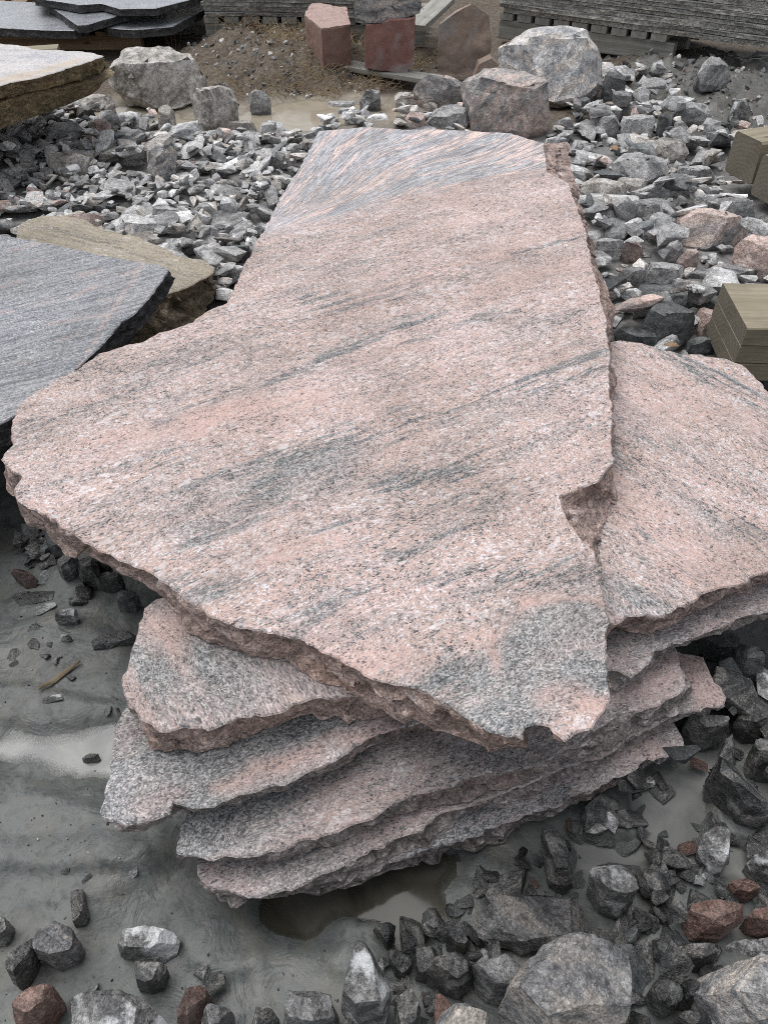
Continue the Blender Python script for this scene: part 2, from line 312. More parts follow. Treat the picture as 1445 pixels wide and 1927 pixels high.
def soil_mat():
    m, nt, b = new_mat('yard_ground')
    co = nd(nt, 'ShaderNodeNewGeometry').outputs['Position']
    z = red(nt, attr(nt, 'zone', 'Color'))       # R wet grey mud, G brown soil, B sand silt
    n1 = noi(nt, co, 3.5, 5, 0.6); n2 = noi(nt, co, 45, 4, 0.7); n3 = noi(nt, co, 13, 4, 0.6, 0.8)
    grit = ramp(nt, n2, [(0.3, (0.10, 0.098, 0.095)), (0.5, (0.165, 0.162, 0.157)), (0.7, (0.25, 0.245, 0.24))])
    mud = ramp(nt, mth(nt, 'ADD', mth(nt, 'MULTIPLY', n1, 0.6), mth(nt, 'MULTIPLY', n3, 0.4)), [(0.33, (0.056, 0.062, 0.061)), (0.5, (0.09, 0.098, 0.095)), (0.66, (0.14, 0.148, 0.142))])
    mud = mixc(nt, mth(nt, 'MULTIPLY', ramp(nt, n2, [(0.35, 1.0), (0.48, 0.0)]), 0.6), mud, (0.035, 0.037, 0.036))
    n5 = noi(nt, co, 7.0, 6, 0.7, 1.2)
    mud = mixc(nt, ramp(nt, n5, [(0.48, 0.0), (0.60, 0.55)]), mud, (0.125, 0.118, 0.102))
    mud = mixc(nt, ramp(nt, noi(nt, scaled(nt, co, (1, 1, 1), (4, 2, 0)), 4.0, 6, 0.75, 2.0), [(0.36, 0.65), (0.45, 0.0)]), mud, (0.04, 0.043, 0.042))
    mud = mixc(nt, 0.25, mud, ramp(nt, noi(nt, co, 220, 3, 0.8), [(0.32, 0.45), (0.5, 1.0), (0.7, 1.5)]), 'MULTIPLY')
    brown = ramp(nt, n2, [(0.3, (0.045, 0.035, 0.025)), (0.5, (0.095, 0.075, 0.055)), (0.68, (0.17, 0.14, 0.11))])
    sand = ramp(nt, n3, [(0.35, (0.20, 0.175, 0.14)), (0.65, (0.30, 0.265, 0.215))])
    col = mixc(nt, z[0], grit, mud); col = mixc(nt, z[1], col, brown); col = mixc(nt, z[2], col, sand)
    put(nt, b, 'Base Color', col)
    wetness = mth(nt, 'MULTIPLY', z[0], ramp(nt, n1, [(0.40, 1.0), (0.60, 0.55)]))
    put(nt, b, 'Roughness', mth(nt, 'SUBTRACT', 0.88, mth(nt, 'MULTIPLY', wetness, 0.56)))
    put(nt, b, 'Specular IOR Level', 0.34)
    nb = bump(nt, n3, mth(nt, 'ADD', 0.3, mth(nt, 'MULTIPLY', z[1], 0.6), True), 0.02)
    n4 = noi(nt, co, 150, 4, 0.8)
    nb = bump(nt, n4, 0.22, 0.002, nb)
    put(nt, b, 'Normal', bump(nt, n2, 0.28, 0.005, nb))
    return m
M['ground'] = soil_mat()

def water_mat(name, col, col2):
    m, nt, b = new_mat(name)
    co = nd(nt, 'ShaderNodeNewGeometry').outputs['Position']
    put(nt, b, 'Base Color', ramp(nt, noi(nt, co, 5.0, 4, 0.6, 1.5), [(0.35, col), (0.62, col2)]))
    put(nt, b, 'Alpha', nd(nt, 'ShaderNodeMapRange', {0: attr(nt, 'depth', 'Fac'), 1: 0.0, 2: 0.008, 3: 0.35, 4: 1.0}).outputs[0])
    put(nt, b, 'Roughness', 0.09); put(nt, b, 'IOR', 1.33); put(nt, b, 'Specular IOR Level', 0.5)
    put(nt, b, 'Normal', bump(nt, noi(nt, co, 12.0, 2), 0.05, 0.01))
    return m
M['water_grey'] = water_mat('milky_puddle_water', (0.13, 0.132, 0.125), (0.21, 0.21, 0.20))
M['water_pale'] = water_mat('silty_sky_sheen_water', (0.17, 0.175, 0.17), (0.27, 0.27, 0.26))  # silty water, its colour paled further to stand in for reflected sky
M['water_brown'] = water_mat('brown_puddle_water', (0.038, 0.036, 0.027), (0.075, 0.071, 0.058))
M['water_tan'] = water_mat('tan_puddle_water', (0.27, 0.235, 0.18), (0.33, 0.29, 0.23))

def wood_mat(name, a, b2, c, ring=False, axis=0, rough=0.75):
    m, nt, b = new_mat(name)
    co = objco(nt)
    sc = [26, 26, 26]; sc[axis] = 1.1
    n1 = noi(nt, scaled(nt, co, tuple(sc)), 1.0, 5, 0.65, 0.4); n2 = noi(nt, co, 6, 3)
    sc2 = [120, 120, 120]; sc2[axis] = 5
    n3 = noi(nt, scaled(nt, co, tuple(sc2)), 1.0, 3, 0.7)
    if ring:
        d = nd(nt, 'ShaderNodeVectorMath', {0: scaled(nt, co, (0, 1, 1), (0, 0.02, 0.05))}, operation='LENGTH').outputs['Value']
        n1 = mth(nt, 'ADD', mth(nt, 'MULTIPLY', mth(nt, 'SINE', mth(nt, 'MULTIPLY', mth(nt, 'ADD', d, mth(nt, 'MULTIPLY', n2, 0.09)), 300.0)), 0.045), mth(nt, 'ADD', 0.22, mth(nt, 'MULTIPLY', n2, 0.55)))
    col = ramp(nt, n1, [(0.3, a), (0.5, b2), (0.7, c)])
    col = mixc(nt, 0.5, col, ramp(nt, n3, [(0.3, 0.55), (0.5, 1.0), (0.7, 1.25)]), 'MULTIPLY')
    col = mixc(nt, ramp(nt, n2, [(0.55, 0.0), (0.75, 0.5)]), col, tuple(x*0.6 for x in b2))
    if not ring:
        sk = [11, 11, 11]; sk[axis] = 4.5
        kd = vor(nt, scaled(nt, co, tuple(sk)), 1.0, out='Distance'); kn = ramp(nt, mth(nt, 'ADD', kd, mth(nt, 'MULTIPLY', n2, 0.1)), [(0.11, 0.85), (0.19, 0.0)])
        col = mixc(nt, kn, col, tuple(x*0.4 for x in a))
    put(nt, b, 'Base Color', col); put(nt, b, 'Roughness', rough); put(nt, b, 'Specular IOR Level', 0.25)
    put(nt, b, 'Normal', bump(nt, mth(nt, 'ADD', n1, n3), 0.5, 0.004))
    return m
M['timber'] = wood_mat('greenish_timber', (0.20, 0.17, 0.118), (0.25, 0.217, 0.155), (0.295, 0.262, 0.195))
M['timber_end'] = wood_mat('timber_end_grain', (0.105, 0.09, 0.068), (0.165, 0.145, 0.112), (0.22, 0.195, 0.155), ring=True)
M['oldwood'] = wood_mat('weathered_grey_wood', (0.17, 0.165, 0.145), (0.28, 0.275, 0.245), (0.38, 0.37, 0.335))
M['brownwood'] = wood_mat('brown_pallet_wood', (0.12, 0.075, 0.045), (0.22, 0.15, 0.095), (0.33, 0.25, 0.17))
def plain_mat(name, a, c, scale=30, rough=0.8, stain=None, bumps=0.5):
    m, nt, b = new_mat(name); co = objco(nt)
    n = noi(nt, co, scale, 5, 0.65); n2 = noi(nt, co, 5, 3, 0.6, 0.7)
    col = mixc(nt, ramp(nt, n, [(0.3, 0.0), (0.7, 1.0)]), a, c)
    if stain: col = mixc(nt, ramp(nt, n2, [(0.5, 0.0), (0.66, 0.8)]), col, stain)
    col = mixc(nt, 0.4, col, ramp(nt, noi(nt, co, 160, 2), [(0.3, 0.5), (0.7, 1.4)]), 'MULTIPLY')
    put(nt, b, 'Base Color', col); put(nt, b, 'Roughness', rough); put(nt, b, 'Specular IOR Level', 0.3)
    put(nt, b, 'Normal', bump(nt, n, bumps, 0.006))
    return m
M['redblock'] = plain_mat('brown_red_sandstone', (0.21, 0.128, 0.104), (0.28, 0.18, 0.15), 25)
M['redtop'] = plain_mat('chipped_sandstone_top', (0.30, 0.205, 0.175), (0.42, 0.32, 0.285), 40)
M['redgrey'] = plain_mat('red_sandstone_with_grey_film', (0.20, 0.095, 0.082), (0.27, 0.15, 0.13), 18, 0.7, (0.27, 0.25, 0.255))
M['greyblock'] = plain_mat('blue_grey_stone', (0.11, 0.11, 0.12), (0.22, 0.215, 0.22), 20, 0.75, (0.16, 0.13, 0.125), 0.9)
M['buffblock'] = plain_mat('buff_pink_stone', (0.20, 0.145, 0.115), (0.30, 0.235, 0.195), 22, 0.8, (0.24, 0.235, 0.235), 0.9)
M['leaf'] = plain_mat('dead_leaf', (0.15, 0.08, 0.04), (0.27, 0.18, 0.11), 30, 0.6)
M['straw'] = plain_mat('dry_straw', (0.22, 0.155, 0.085), (0.34, 0.26, 0.16), 10, 0.8)
M['twig'] = plain_mat('bare_twig_bark', (0.10, 0.06, 0.045), (0.17, 0.10, 0.075), 10, 0.8)
M['splinter'] = plain_mat('wet_yellow_wood', (0.13, 0.10, 0.062), (0.20, 0.16, 0.10), 30, 0.6)
M['brickred'] = plain_mat('dark_red_brick', (0.10, 0.028, 0.022), (0.16, 0.05, 0.04), 30, 0.5)

# ------------------------------------------------------------------ ground, mud, puddles
W = lambda pts, z=0.0: at([p[0] for p in pts], [p[1] for p in pts], z)
PUDDLES = {   # outline in the place, water level, material, label
 'channel': (W([(-120, 1385), (-20, 1376), (60, 1366), (150, 1372), (225, 1362), (300, 1400), (290, 1470), (215, 1482), (165, 1462), (100, 1456), (40, 1445), (-30, 1432), (-120, 1428)]), -0.016, 'water_pale'),
 'front': (W([(520, 1700), (540, 1640), (620, 1600), (800, 1560), (880, 1570), (900, 1610), (890, 1660), (870, 1690), (860, 1730), (800, 1775), (740, 1800), (700, 1770), (640, 1752), (580, 1742), (530, 1725)]), -0.018, 'water_brown'),
 'stones': (W([(1075, 1570), (1130, 1500), (1230, 1430), (1290, 1400), (1370, 1440), (1440, 1480), (1560, 1540), (1600, 1640), (1500, 1700), (1410, 1680), (1370, 1690), (1290, 1640), (1200, 1660), (1120, 1690), (1090, 1700), (1075, 1640)]), -0.014, 'water_grey'),
 'back': (W([(150, 205), (230, 196), (320, 200), (350, 215), (400, 235), (455, 206), (520, 192), (600, 188), (690, 190), (760, 200), (740, 222), (650, 232), (590, 246), (500, 250), (420, 252), (330, 238), (230, 232), (170, 224)]), -0.012, 'water_tan'),
}
MOUND_L = W([(330, 96), (420, 70), (560, 55), (700, 60), (720, 120), (690, 165), (600, 178), (520, 180), (440, 172), (395, 150), (350, 120)])
MOUND_R = W([(1110, 110), (1280, 95), (1500, 100), (1560, 190), (1400, 235), (1290, 225), (1200, 200), (1150, 180)])
MUD_R = W([(1180, 120), (1460, 100), (1560, 240), (1300, 260), (1240, 240), (1180, 190)])
TERR = [(W([(-200, 1438), (0, 1442), (60, 1465), (110, 1492), (160, 1512), (210, 1530), (330, 1560), (320, 1640), (-200, 1640)]), .014, .012),
        (W([(300, 1720), (312, 1680), (350, 1648), (420, 1655), (478, 1700), (492, 1770), (480, 1830), (380, 1830), (320, 1770)]), .013, .008),
        (W([(-200, 1560), (60, 1585), (200, 1580), (290, 1600), (300, 1660), (200, 1700), (-200, 1720)]), .008, .02),
        (W([(480, 1745), (560, 1752), (690, 1785), (700, 1990), (420, 1990), (470, 1850)]), .010, .01),
        (W([(-100, 1270), (60, 1290), (160, 1320), (240, 1310), (240, 1360), (60, 1352), (-100, 1366)]), .009, .008),
        (W([(20, 1180), (90, 1150), (180, 1170), (240, 1230), (200, 1290), (80, 1280)]), .007, .01),
        (W([(1190, 1700), (1300, 1760), (1260, 1850), (1215, 1990), (1190, 1900)]), .012, .015)]
def ground_h(p):
    q = p3(p)
    near = 1-sstep(1.9, 2.7, p[:, 1])
    z = 0.016*fbm(q, 2.1, 1, 3)*(1-0.45*near) + 0.006*fbm(q, 11, 5, 3)*(1-0.35*near)
    wv = fbm(q + 0.12*np.column_stack([noise(q, 3, 2), noise(q, 3, 4), np.zeros(len(q))]), 2.6, 9, 2)
    z = z + near*(0.012*(1-np.abs(wv)*2.2).clip(-0.5, 1) + 0.0035*(1-np.abs(fbm(q, 9, 21, 2))*2).clip(0, 1))
    z = z + 0.15*sstep(-0.05, 0.45, sdist(p, MOUND_L)+0.06*noise(q, 4, 3)) + 0.09*sstep(-0.05, 0.5, sdist(p, MOUND_R)+0.06*noise(q, 4, 8))
    rough = np.maximum(sstep(-0.1, 0.1, sdist(p, MOUND_L)), sstep(-0.1, 0.1, sdist(p, MOUND_R)))
    z = z + rough*(0.025*fbm(q, 9, 13, 4, 0.6))
    for poly, hh, wd in TERR:
        z = z + near*hh*sstep(-wd, wd, sdist(p, poly)+0.02*noise(q, 6, 51)+0.006*noise(q, 22, 53))
    z = np.maximum(z, -0.007+0.002*noise(q, 20, 61))
    for k, (poly, lv, _) in PUDDLES.items():
        d = sdist(p, poly) + 0.062*noise(q, 5, 31) + 0.03*noise(q, 14, 33) + 0.008*noise(q, 45, 35)
        dep = sstep(-0.09, 0.10, d)
        z = z*(1-dep) + dep*(lv-0.022)
        if k == 'front': z = z + dep*0.04*sstep(0.15, 0.5, noise(q, 9, 43)+.4*noise(q, 21, 44))
        if k == 'stones': z = z + dep*0.045*sstep(-0.05, 0.45, noise(q, 7, 41)+.4*noise(q, 19, 42))
    return z
def graded(lo, hi, step, far, grow=1.35):
    c = np.arange(lo, hi+1e-6, step); out = [c]; s, v = step, hi
    up = []
    while v < far: s *= grow; v += s; up.append(v)
    s, v, dn = step, lo, []
    while v > -far: s *= grow; v -= s; dn.append(v)
    return np.concatenate([np.array(dn[::-1]), c, np.array(up)])
gx = graded(-2.6, 2.6, 0.018, 160)
gy = np.concatenate([graded(0.0, 1.5, 0.011, 160)[graded(0.0, 1.5, 0.011, 160) <= 1.5001], np.arange(1.525, 8.4, 0.027)])
gy = np.concatenate([gy, graded(0, 8.4, 0.027, 170)[graded(0, 8.4, 0.027, 170) > 8.42]])
GX, GY = np.meshgrid(gx, gy); gp = np.column_stack([GX.ravel(), GY.ravel()])
nearp = (np.abs(gp[:, 0]) < 4) & (gp[:, 1] > -0.5) & (gp[:, 1] < 9)
gz = np.zeros(len(gp)); gz[nearp] = ground_h(gp[nearp])
zone = np.zeros((len(gp), 3))
q = p3(gp)
zone[:, 0] = np.maximum(1-sstep(1.9, 2.6, gp[:, 1]+0.2*noise(q, 3, 1)), 0.85*sstep(-0.1, 0.15, sdist(gp, MUD_R)))
zone[:, 1] = np.maximum(sstep(4.6, 5.3, gp[:, 1]+0.3*noise(q, 2, 2)), sstep(-0.15, 0.1, sdist(gp, MOUND_L)))*(1-0.75*sstep(-0.1, 0.15, sdist(gp, MUD_R)))
zone[:, 2] = sstep(-0.25, 0.0, sdist(gp, PUDDLES['back'][0])+0.08*noise(q, 6, 3))
nx, ny = len(gx), len(gy)
ii = (np.arange(ny-1)[:, None]*nx + np.arange(nx-1)[None, :]).ravel()
gf = np.column_stack([ii, ii+1, ii+nx+1, ii+nx])
ground = mesh_obj('ground', np.column_stack([gp, gz]), gf, M['ground'], attrs={'zone': zone})
tag(ground, 'grey muddy yard ground under the stones', None, None, 'structure')
# height field that later stones come to rest on
HC = 0.015; HX0, HY0 = -3.6, 0.0
HNX, HNY = 480, 580
hxs = HX0+HC*np.arange(HNX); hys = HY0+HC*np.arange(HNY)
A_, B_ = np.meshgrid(hxs, hys); HP = np.column_stack([A_.ravel(), B_.ravel()])
HG = ground_h(HP).reshape(HNY, HNX); HF = HG.copy()
for k, (poly, lv, mk) in PUDDLES.items():
    sel = (HG < lv+0.004) & (sdist(HP, poly).reshape(HNY, HNX) > -0.22)
    gw = sel.copy()
    gw[1:] |= sel[:-1]; gw[:-1] |= sel[1:]; gw[:, 1:] |= sel[:, :-1]; gw[:, :-1] |= sel[:, 1:]
    cellm = gw[:-1, :-1] & gw[1:, :-1] & gw[:-1, 1:] & gw[1:, 1:]
    ci, cj = np.nonzero(cellm); idx = ci*HNX+cj
    quad = np.column_stack([idx, idx+1, idx+HNX+1, idx+HNX]); used, inv = np.unique(quad, return_inverse=True)
    c = poly.mean(0)
    o = mesh_obj('puddle', p3(HP[used], lv), inv.reshape(quad.shape), M[mk], origin=(*c, lv), smooth=False, attrs={'depth': lv-HG.ravel()[used]})
    tag(o, {'channel': 'milky grey puddle beside the pink slab stack', 'front': 'brown puddle under the front of the slab stack', 'stones': 'grey puddle among the dark wet stones', 'back': 'tan puddle behind the rubble bed'}[k], None, None, 'structure')
def gz_at(x, y):
    i = int(np.clip((y-HY0)/HC, 0, HNY-1)); j = int(np.clip((x-HX0)/HC, 0, HNX-1)); return float(HG[i, j])
def block(poly, z):
    m = inside(HP, poly).reshape(HNY, HNX); HF[m] = np.maximum(HF[m], z)

# ------------------------------------------------------------------ slabs
def build_slab(name, T, B, zt, zb, mats, blocks=True, step=0.012, grid=0.012, jag=0.004, rough=0.012, und=0.003, paint=None, flow=(1, 0), rows=9, seed=0, ps=None, tilt=(0, 0)):
    """slab from its top outline T and bottom outline B (world xy), with chipped edge, broken sides and a dense face"""
    T = np.asarray(T, float); B = np.asarray(B, float)
    if np.sum(T[:, 0]*np.roll(T[:, 1], -1)-np.roll(T[:, 0], -1)*T[:, 1]) < 0: T, B = T[::-1], B[::-1]
    t2, b2 = [], []
    for i in range(len(T)):
        a, c = T[i], T[(i+1) % len(T)]; d, e = B[i], B[(i+1) % len(T)]
        n = max(1, int(np.linalg.norm(c-a)/step))
        for k in range(n): t2.append(a+(c-a)*k/n); b2.append(d+(e-d)*k/n)
    t2 = np.array(t2); b2 = np.array(b2); n = len(t2)
    tan = np.roll(t2, -2, 0)-np.roll(t2, 2, 0); tan /= np.linalg.norm(tan, axis=1)[:, None]+1e-9
    nor = np.column_stack([tan[:, 1], -tan[:, 0]])
    q = p3(t2, seed*3.7)
    j = jag*(noise(q, 9, seed)*0.9 + noise(q, 31, seed+2)*1.0 + noise(q, 75, seed+4)*0.8 - 2.2*np.clip(np.abs(noise(q, 18, seed+6))-.45, 0, 1))
    t2 = t2 + nor*j[:, None]
    b2 = b2 + nor*(rough*1.2*fbm(p3(b2, seed), 7, seed+9, 3))[:, None]
    c0 = t2.mean(0)
    zf = lambda p: zt + und*(1.3*noise(p3(p, seed), 2.2, seed+5) + 0.5*noise(p3(p, seed), 7, seed+6) + 0.12*noise(p3(p, seed), 40, seed+7)) + tilt[0]*(p[:, 0]-c0[0]) + tilt[1]*(p[:, 1]-c0[1])
    inset = t2 - nor*min(0.005, step*0.35)
    # top face
    lo, hi = inset.min(0), inset.max(0)
    X, Y = np.meshgrid(np.arange(lo[0], hi[0], grid), np.arange(lo[1], hi[1], grid))
    g = np.column_stack([X.ravel(), Y.ravel()]) + rng.uniform(-0.3, 0.3, (X.size, 2))*grid
    g = g[inside(g, inset)]
    keep = np.ones(len(g), bool)
    for s in range(0, len(g), 4000):
        blk = g[s:s+4000]; md = np.full(len(blk), 1e9)
        for k in range(0, n, 300):
            md = np.minimum(md, ((blk[:, None, :]-inset[None, k:k+300, :])**2).sum(2).min(1))
        keep[s:s+4000] = md > (grid*0.55)**2
    g = g[keep]
    r = delaunay_2d_cdt([Vector(p) for p in np.vstack([inset, g])], [(i, (i+1) % n) for i in range(n)], [], 1, 1e-7)
    tv = np.array([v[:] for v in r[0]]); tf = [list(f) for f in r[2]]
    verts = [np.column_stack([tv, zf(tv)])]; faces = list(tf); fm = [0]*len(tf); base = len(tv)
    # sides
    ringz = zf(inset)
    side = np.vstack([np.column_stack([t2*(1-u)+b2*u, ringz*(1-u)+zb*u]) for u in np.linspace(0, 1, 6)])
    per = np.linalg.norm(np.roll(t2, -1, 0)-t2, axis=1).sum()
    ns = int(min(420, max(40, per*(zt-zb)/0.0009))); sr = np.random.default_rng(seed+77)
    chip = side[sr.integers(0, len(side), ns)]; chg = sr.normal(0, 1, (ns, 3)); chg /= np.linalg.norm(chg, axis=1)[:, None]; cho = sr.uniform(-1, 1, ns)
    def facet(pp):
        k = np.argmin(((pp[:, None, :]-chip[None])**2*np.array([1, 1, 1.6])).sum(2), 1)
        return np.clip(rough*(0.5*cho[k]-0.55) + 0.75*((pp-chip[k])*chg[k]).sum(1), -1.9*rough, 0.35*rough)
    rings = [np.column_stack([inset, ringz])]
    for k in range(rows+1):
        u = k/rows
        xy = t2*(1-u)+b2*u; z = (ringz-0.003)*(1-u)+zb*u
        pp = np.column_stack([xy, z])
        wgt = 0.15+0.85*math.sin(math.pi*min(1, u*0.75+0.12))
        ledge = noise(pp*np.array([5, 5, 60.0]), 1, seed+15); ledge = .35*ledge+.65*np.round(ledge*2.2)/2.2
        d = wgt*(facet(pp) + rough*(0.3*fbm(pp, 12, seed+11, 3, 0.6)+0.5*ledge-0.7*u)) if k else np.zeros(n)
        d2 = 0.2*rough*fbm(pp, 70, seed+17, 2)
        xy = xy + nor*(d+(d2 if k else 0))[:, None]
        zz = z + (0.004*noise(pp, 40, seed+19) if 0 < k < rows else 0)
        rings.append(np.column_stack([xy, zz]))
    for rg in rings: verts.append(rg)
    for k in range(len(rings)-1):
        o0, o1 = base+k*n, base+(k+1)*n
        for i in range(n):
            i2 = (i+1) % n
            faces.append([o0+i, o1+i, o1+i2, o0+i2]); fm.append(0 if k == 0 else 1)
    last = base+(len(rings)-1)*n
    faces.append([last+i for i in range(n)][::-1]); fm.append(1)
    V = np.vstack(verts)
    f = np.array(flow, float); f /= np.linalg.norm(f); gperp = np.array([-f[1], f[0]])
    st = np.column_stack([V[:, :2]@f, V[:, :2]@gperp, V[:, 2]]) + seed*5.3
    gm = paint(V[:, :2]) if paint else np.zeros((len(V), 4)); sol = gm[:, 3]; gm = gm[:, :3]
    psv = ps(V[:, :2]) if ps else np.zeros((len(V), 3))
    o = mesh_obj(name, V, faces, mats, origin=(*c0, zb), fmat=fm, attrs={'st': st, 'gm': gm, 'ps': psv, 'sol': sol})
    me = o.data
    sm = np.array([1 if m == 0 else 0 for m in fm], bool); me.polygons.foreach_set('use_smooth', sm)
    me.set_sharp_from_angle(angle=math.radians(55))
    if blocks: block(T, zt)
    return o
def px_slab(name, pts, zt, zb, mats, out=0.006, **kw):
    T = W([p[:2] for p in pts], zt); c = T.mean(0)
    B = []
    for p, t in zip(pts, T):
        B.append(at(p[2], p[3], zb) if len(p) == 4 else t + (t-c)/np.linalg.norm(t-c)*out)
    return build_slab(name, T, np.array(B), zt, zb, mats, **kw)
def painter(zt, grey=(), salmon=(), bandpoly=None, warp=0.035, seed=0, base=0.0):
    G = [(at(a, b, zt), at(c, d, zt), wd, s) for a, b, c, d, wd, s in grey]
    P = [(at(a, b, zt), at(c, d, zt), wd, s) for a, b, c, d, wd, s in salmon]
    bp = W(bandpoly, zt) if bandpoly else None
    def f(xy):
        q = p3(xy, seed)
        p = xy + warp*np.column_stack([fbm(q, 9, 3+seed, 3), fbm(q, 9, 23+seed, 3)])
        gm = np.zeros((len(xy), 3)); gm[:, 0] = base
        sol = np.zeros(len(xy))
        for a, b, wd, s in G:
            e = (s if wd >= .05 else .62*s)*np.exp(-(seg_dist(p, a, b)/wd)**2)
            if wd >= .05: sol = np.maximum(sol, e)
            else: gm[:, 0] = np.maximum(gm[:, 0], e)
        for a, b, wd, s in P: gm[:, 2] = np.maximum(gm[:, 2], s*np.exp(-(seg_dist(p, a, b)/wd)**2))
        if bp is not None: gm[:, 1] = sstep(-0.10, 0.05, sdist(xy+0.3*(p-xy), bp))
        return np.column_stack([gm, sol])
    return f

Z1 = 0.450
top_pts = [(592, 262), (600, 246), (640, 243), (690, 238), (760, 243), (830, 242), (900, 246), (960, 251), (1000, 262), (1022, 268, 1066, 268), (1030, 322, 1084, 330), (1072, 345, 1092, 368),
 (1088, 400, 1106, 412), (1104, 445, 1121, 457), (1112, 490, 1133, 506), (1126, 540, 1146, 556), (1140, 610, 1157, 622), (1147, 670, 1159, 684), (1150, 760, 1159, 772), (1155, 868, 1160, 888),
 (1120, 905, 1160, 936), (1052, 932, 1137, 972), (1076, 985, 1133, 1008), (1112, 1032, 1131, 1052), (1130, 1062, 1131, 1092), (1134, 1095), (1145, 1180, 1140, 1190), (1149, 1290, 1142, 1296), (1138, 1340, 1130, 1342), (1112, 1370, 1104, 1370), (1062, 1393, 1058, 1392),
 (1032, 1370, 1030, 1374), (1007, 1362, 1006, 1370), (987, 1368, 990, 1380), (986, 1394, 986, 1400), (966, 1387, 950, 1404), (924, 1383, 908, 1418), (887, 1354, 862, 1404), (837, 1325, 800, 1378), (783, 1298, 752, 1362), (700, 1279, 700, 1340), (653, 1250, 660, 1312),
 (616, 1229, 612, 1294), (579, 1210, 560, 1264), (537, 1195, 533, 1244), (487, 1183, 471, 1234), (446, 1175, 425, 1224), (396, 1158, 388, 1216), (358, 1129, 352, 1188), (317, 1101, 300, 1132), (291, 1087, 276, 1112), (244, 1062, 244, 1086),
 (207, 1042, 206, 1062), (157, 1020, 160, 1034), (126, 997), (98, 975), (70, 964), (28, 938), (24, 924), (36, 896), (0, 863), (19, 836), (22, 789), (40, 758), (62, 739), (115, 708), (146, 696), (187, 668), (224, 655), (265, 646), (299, 627),
 (336, 615), (361, 606), (389, 584), (428, 568), (433, 549), (457, 502), (481, 459), (500, 428), (523, 378), (556, 328)]
grey1 = [(560, 888, 1142, 664, .022, .9), (700, 810, 1140, 690, .014, .8), (480, 735, 820, 588, .016, .8), (540, 870, 760, 770, .014, .7), (620, 700, 900, 600, .012, .5), (180, 760, 420, 660, .012, .55), (300, 860, 560, 770, .010, .5), (760, 1020, 1040, 940, .012, .5), (600, 1000, 760, 940, .014, .6), (860, 860, 1120, 780, .010, .5), (640, 560, 1000, 480, .012, .45), (320, 1050, 470, 985, .016, .7), (420, 1130, 640, 1060, .014, .55), (840, 720, 1100, 640, .010, .5), (600, 870, 780, 790, .034, 1.0), (780, 790, 1000, 720, .030, 1.0), (1000, 720, 1140, 668, .042, 1.1), (500, 720, 660, 650, .035, .8), (660, 650, 800, 600, .028, .6), (590, 572, 790, 545, .04, .8), (330, 795, 480, 722, .03, .5),
 (60, 790, 200, 742, .04, .6), (740, 930, 860, 890, .035, .85), (360, 960, 640, 880, .07, .6), (380, 1025, 420, 1000, .04, .95), (460, 975, 500, 942, .045, .75), (300, 1112, 520, 1092, .04, .65), (830, 1090, 1120, 1052, .028, .75), (600, 1155, 720, 1130, .04, .75),
 (790, 1280, 1000, 1250, .055, .85), (880, 1340, 1000, 1305, .06, .85), (1010, 1200, 1140, 1150, .07, 1.0), (1040, 1265, 1145, 1270, .055, .95), (930, 1300, 1080, 1290, .05, .8), (900, 610, 1000, 585, .03, .35), (560, 500, 750, 482, .03, .35), (960, 478, 1100, 452, .014, .7), (430, 890, 600, 850, .035, .4), (250, 900, 330, 880, .03, .35), (820, 960, 960, 930, .04, .35)]
sal1 = [(380, 800, 600, 755, .05, .65), (1060, 1320, 1110, 1330, .03, .9), (925, 1205, 945, 1250, .018, .95), (600, 1205, 790, 1245, .03, .6), (586, 262, 620, 250, .06, .8), (900, 545, 1090, 500, .08, .35), (700, 665, 900, 640, .05, .35), (200, 830, 350, 800, .04, .4), (540, 1040, 620, 1020, .03, .5), (1000, 1120, 1130, 1105, .012, .8)]
FAN = at(440, 474, Z1)
def fan(xy):
    d = xy-FAN; r = np.linalg.norm(d, axis=1); a = np.arctan2(d[:, 1], d[:, 0]) + 0.05*noise(p3(xy), 2.0, 4)
    return np.column_stack([a*13.5 + .12*noise(p3(xy), 5, 14), r*0.9, np.zeros(len(xy))])
band1 = [(440, 455), (500, 440), (560, 424), (620, 408), (690, 388), (760, 366), (830, 348), (900, 334), (960, 322), (1030, 312), (1100, 280), (1100, 150), (400, 150)]
fl1 = at(1140, 668, Z1)-at(600, 870, Z1)
s1 = px_slab('gneiss_slab', top_pts, Z1, 0.362, [M['slab_top'], M['slab_edge']], step=0.009, grid=0.010, jag=0.0045, rough=0.011, paint=painter(Z1, grey1, sal1, band1), flow=fl1, seed=1, ps=fan, rows=8)
tag(s1, 'large pink and grey gneiss slab on top of the stack, full face showing', 'stone slab')

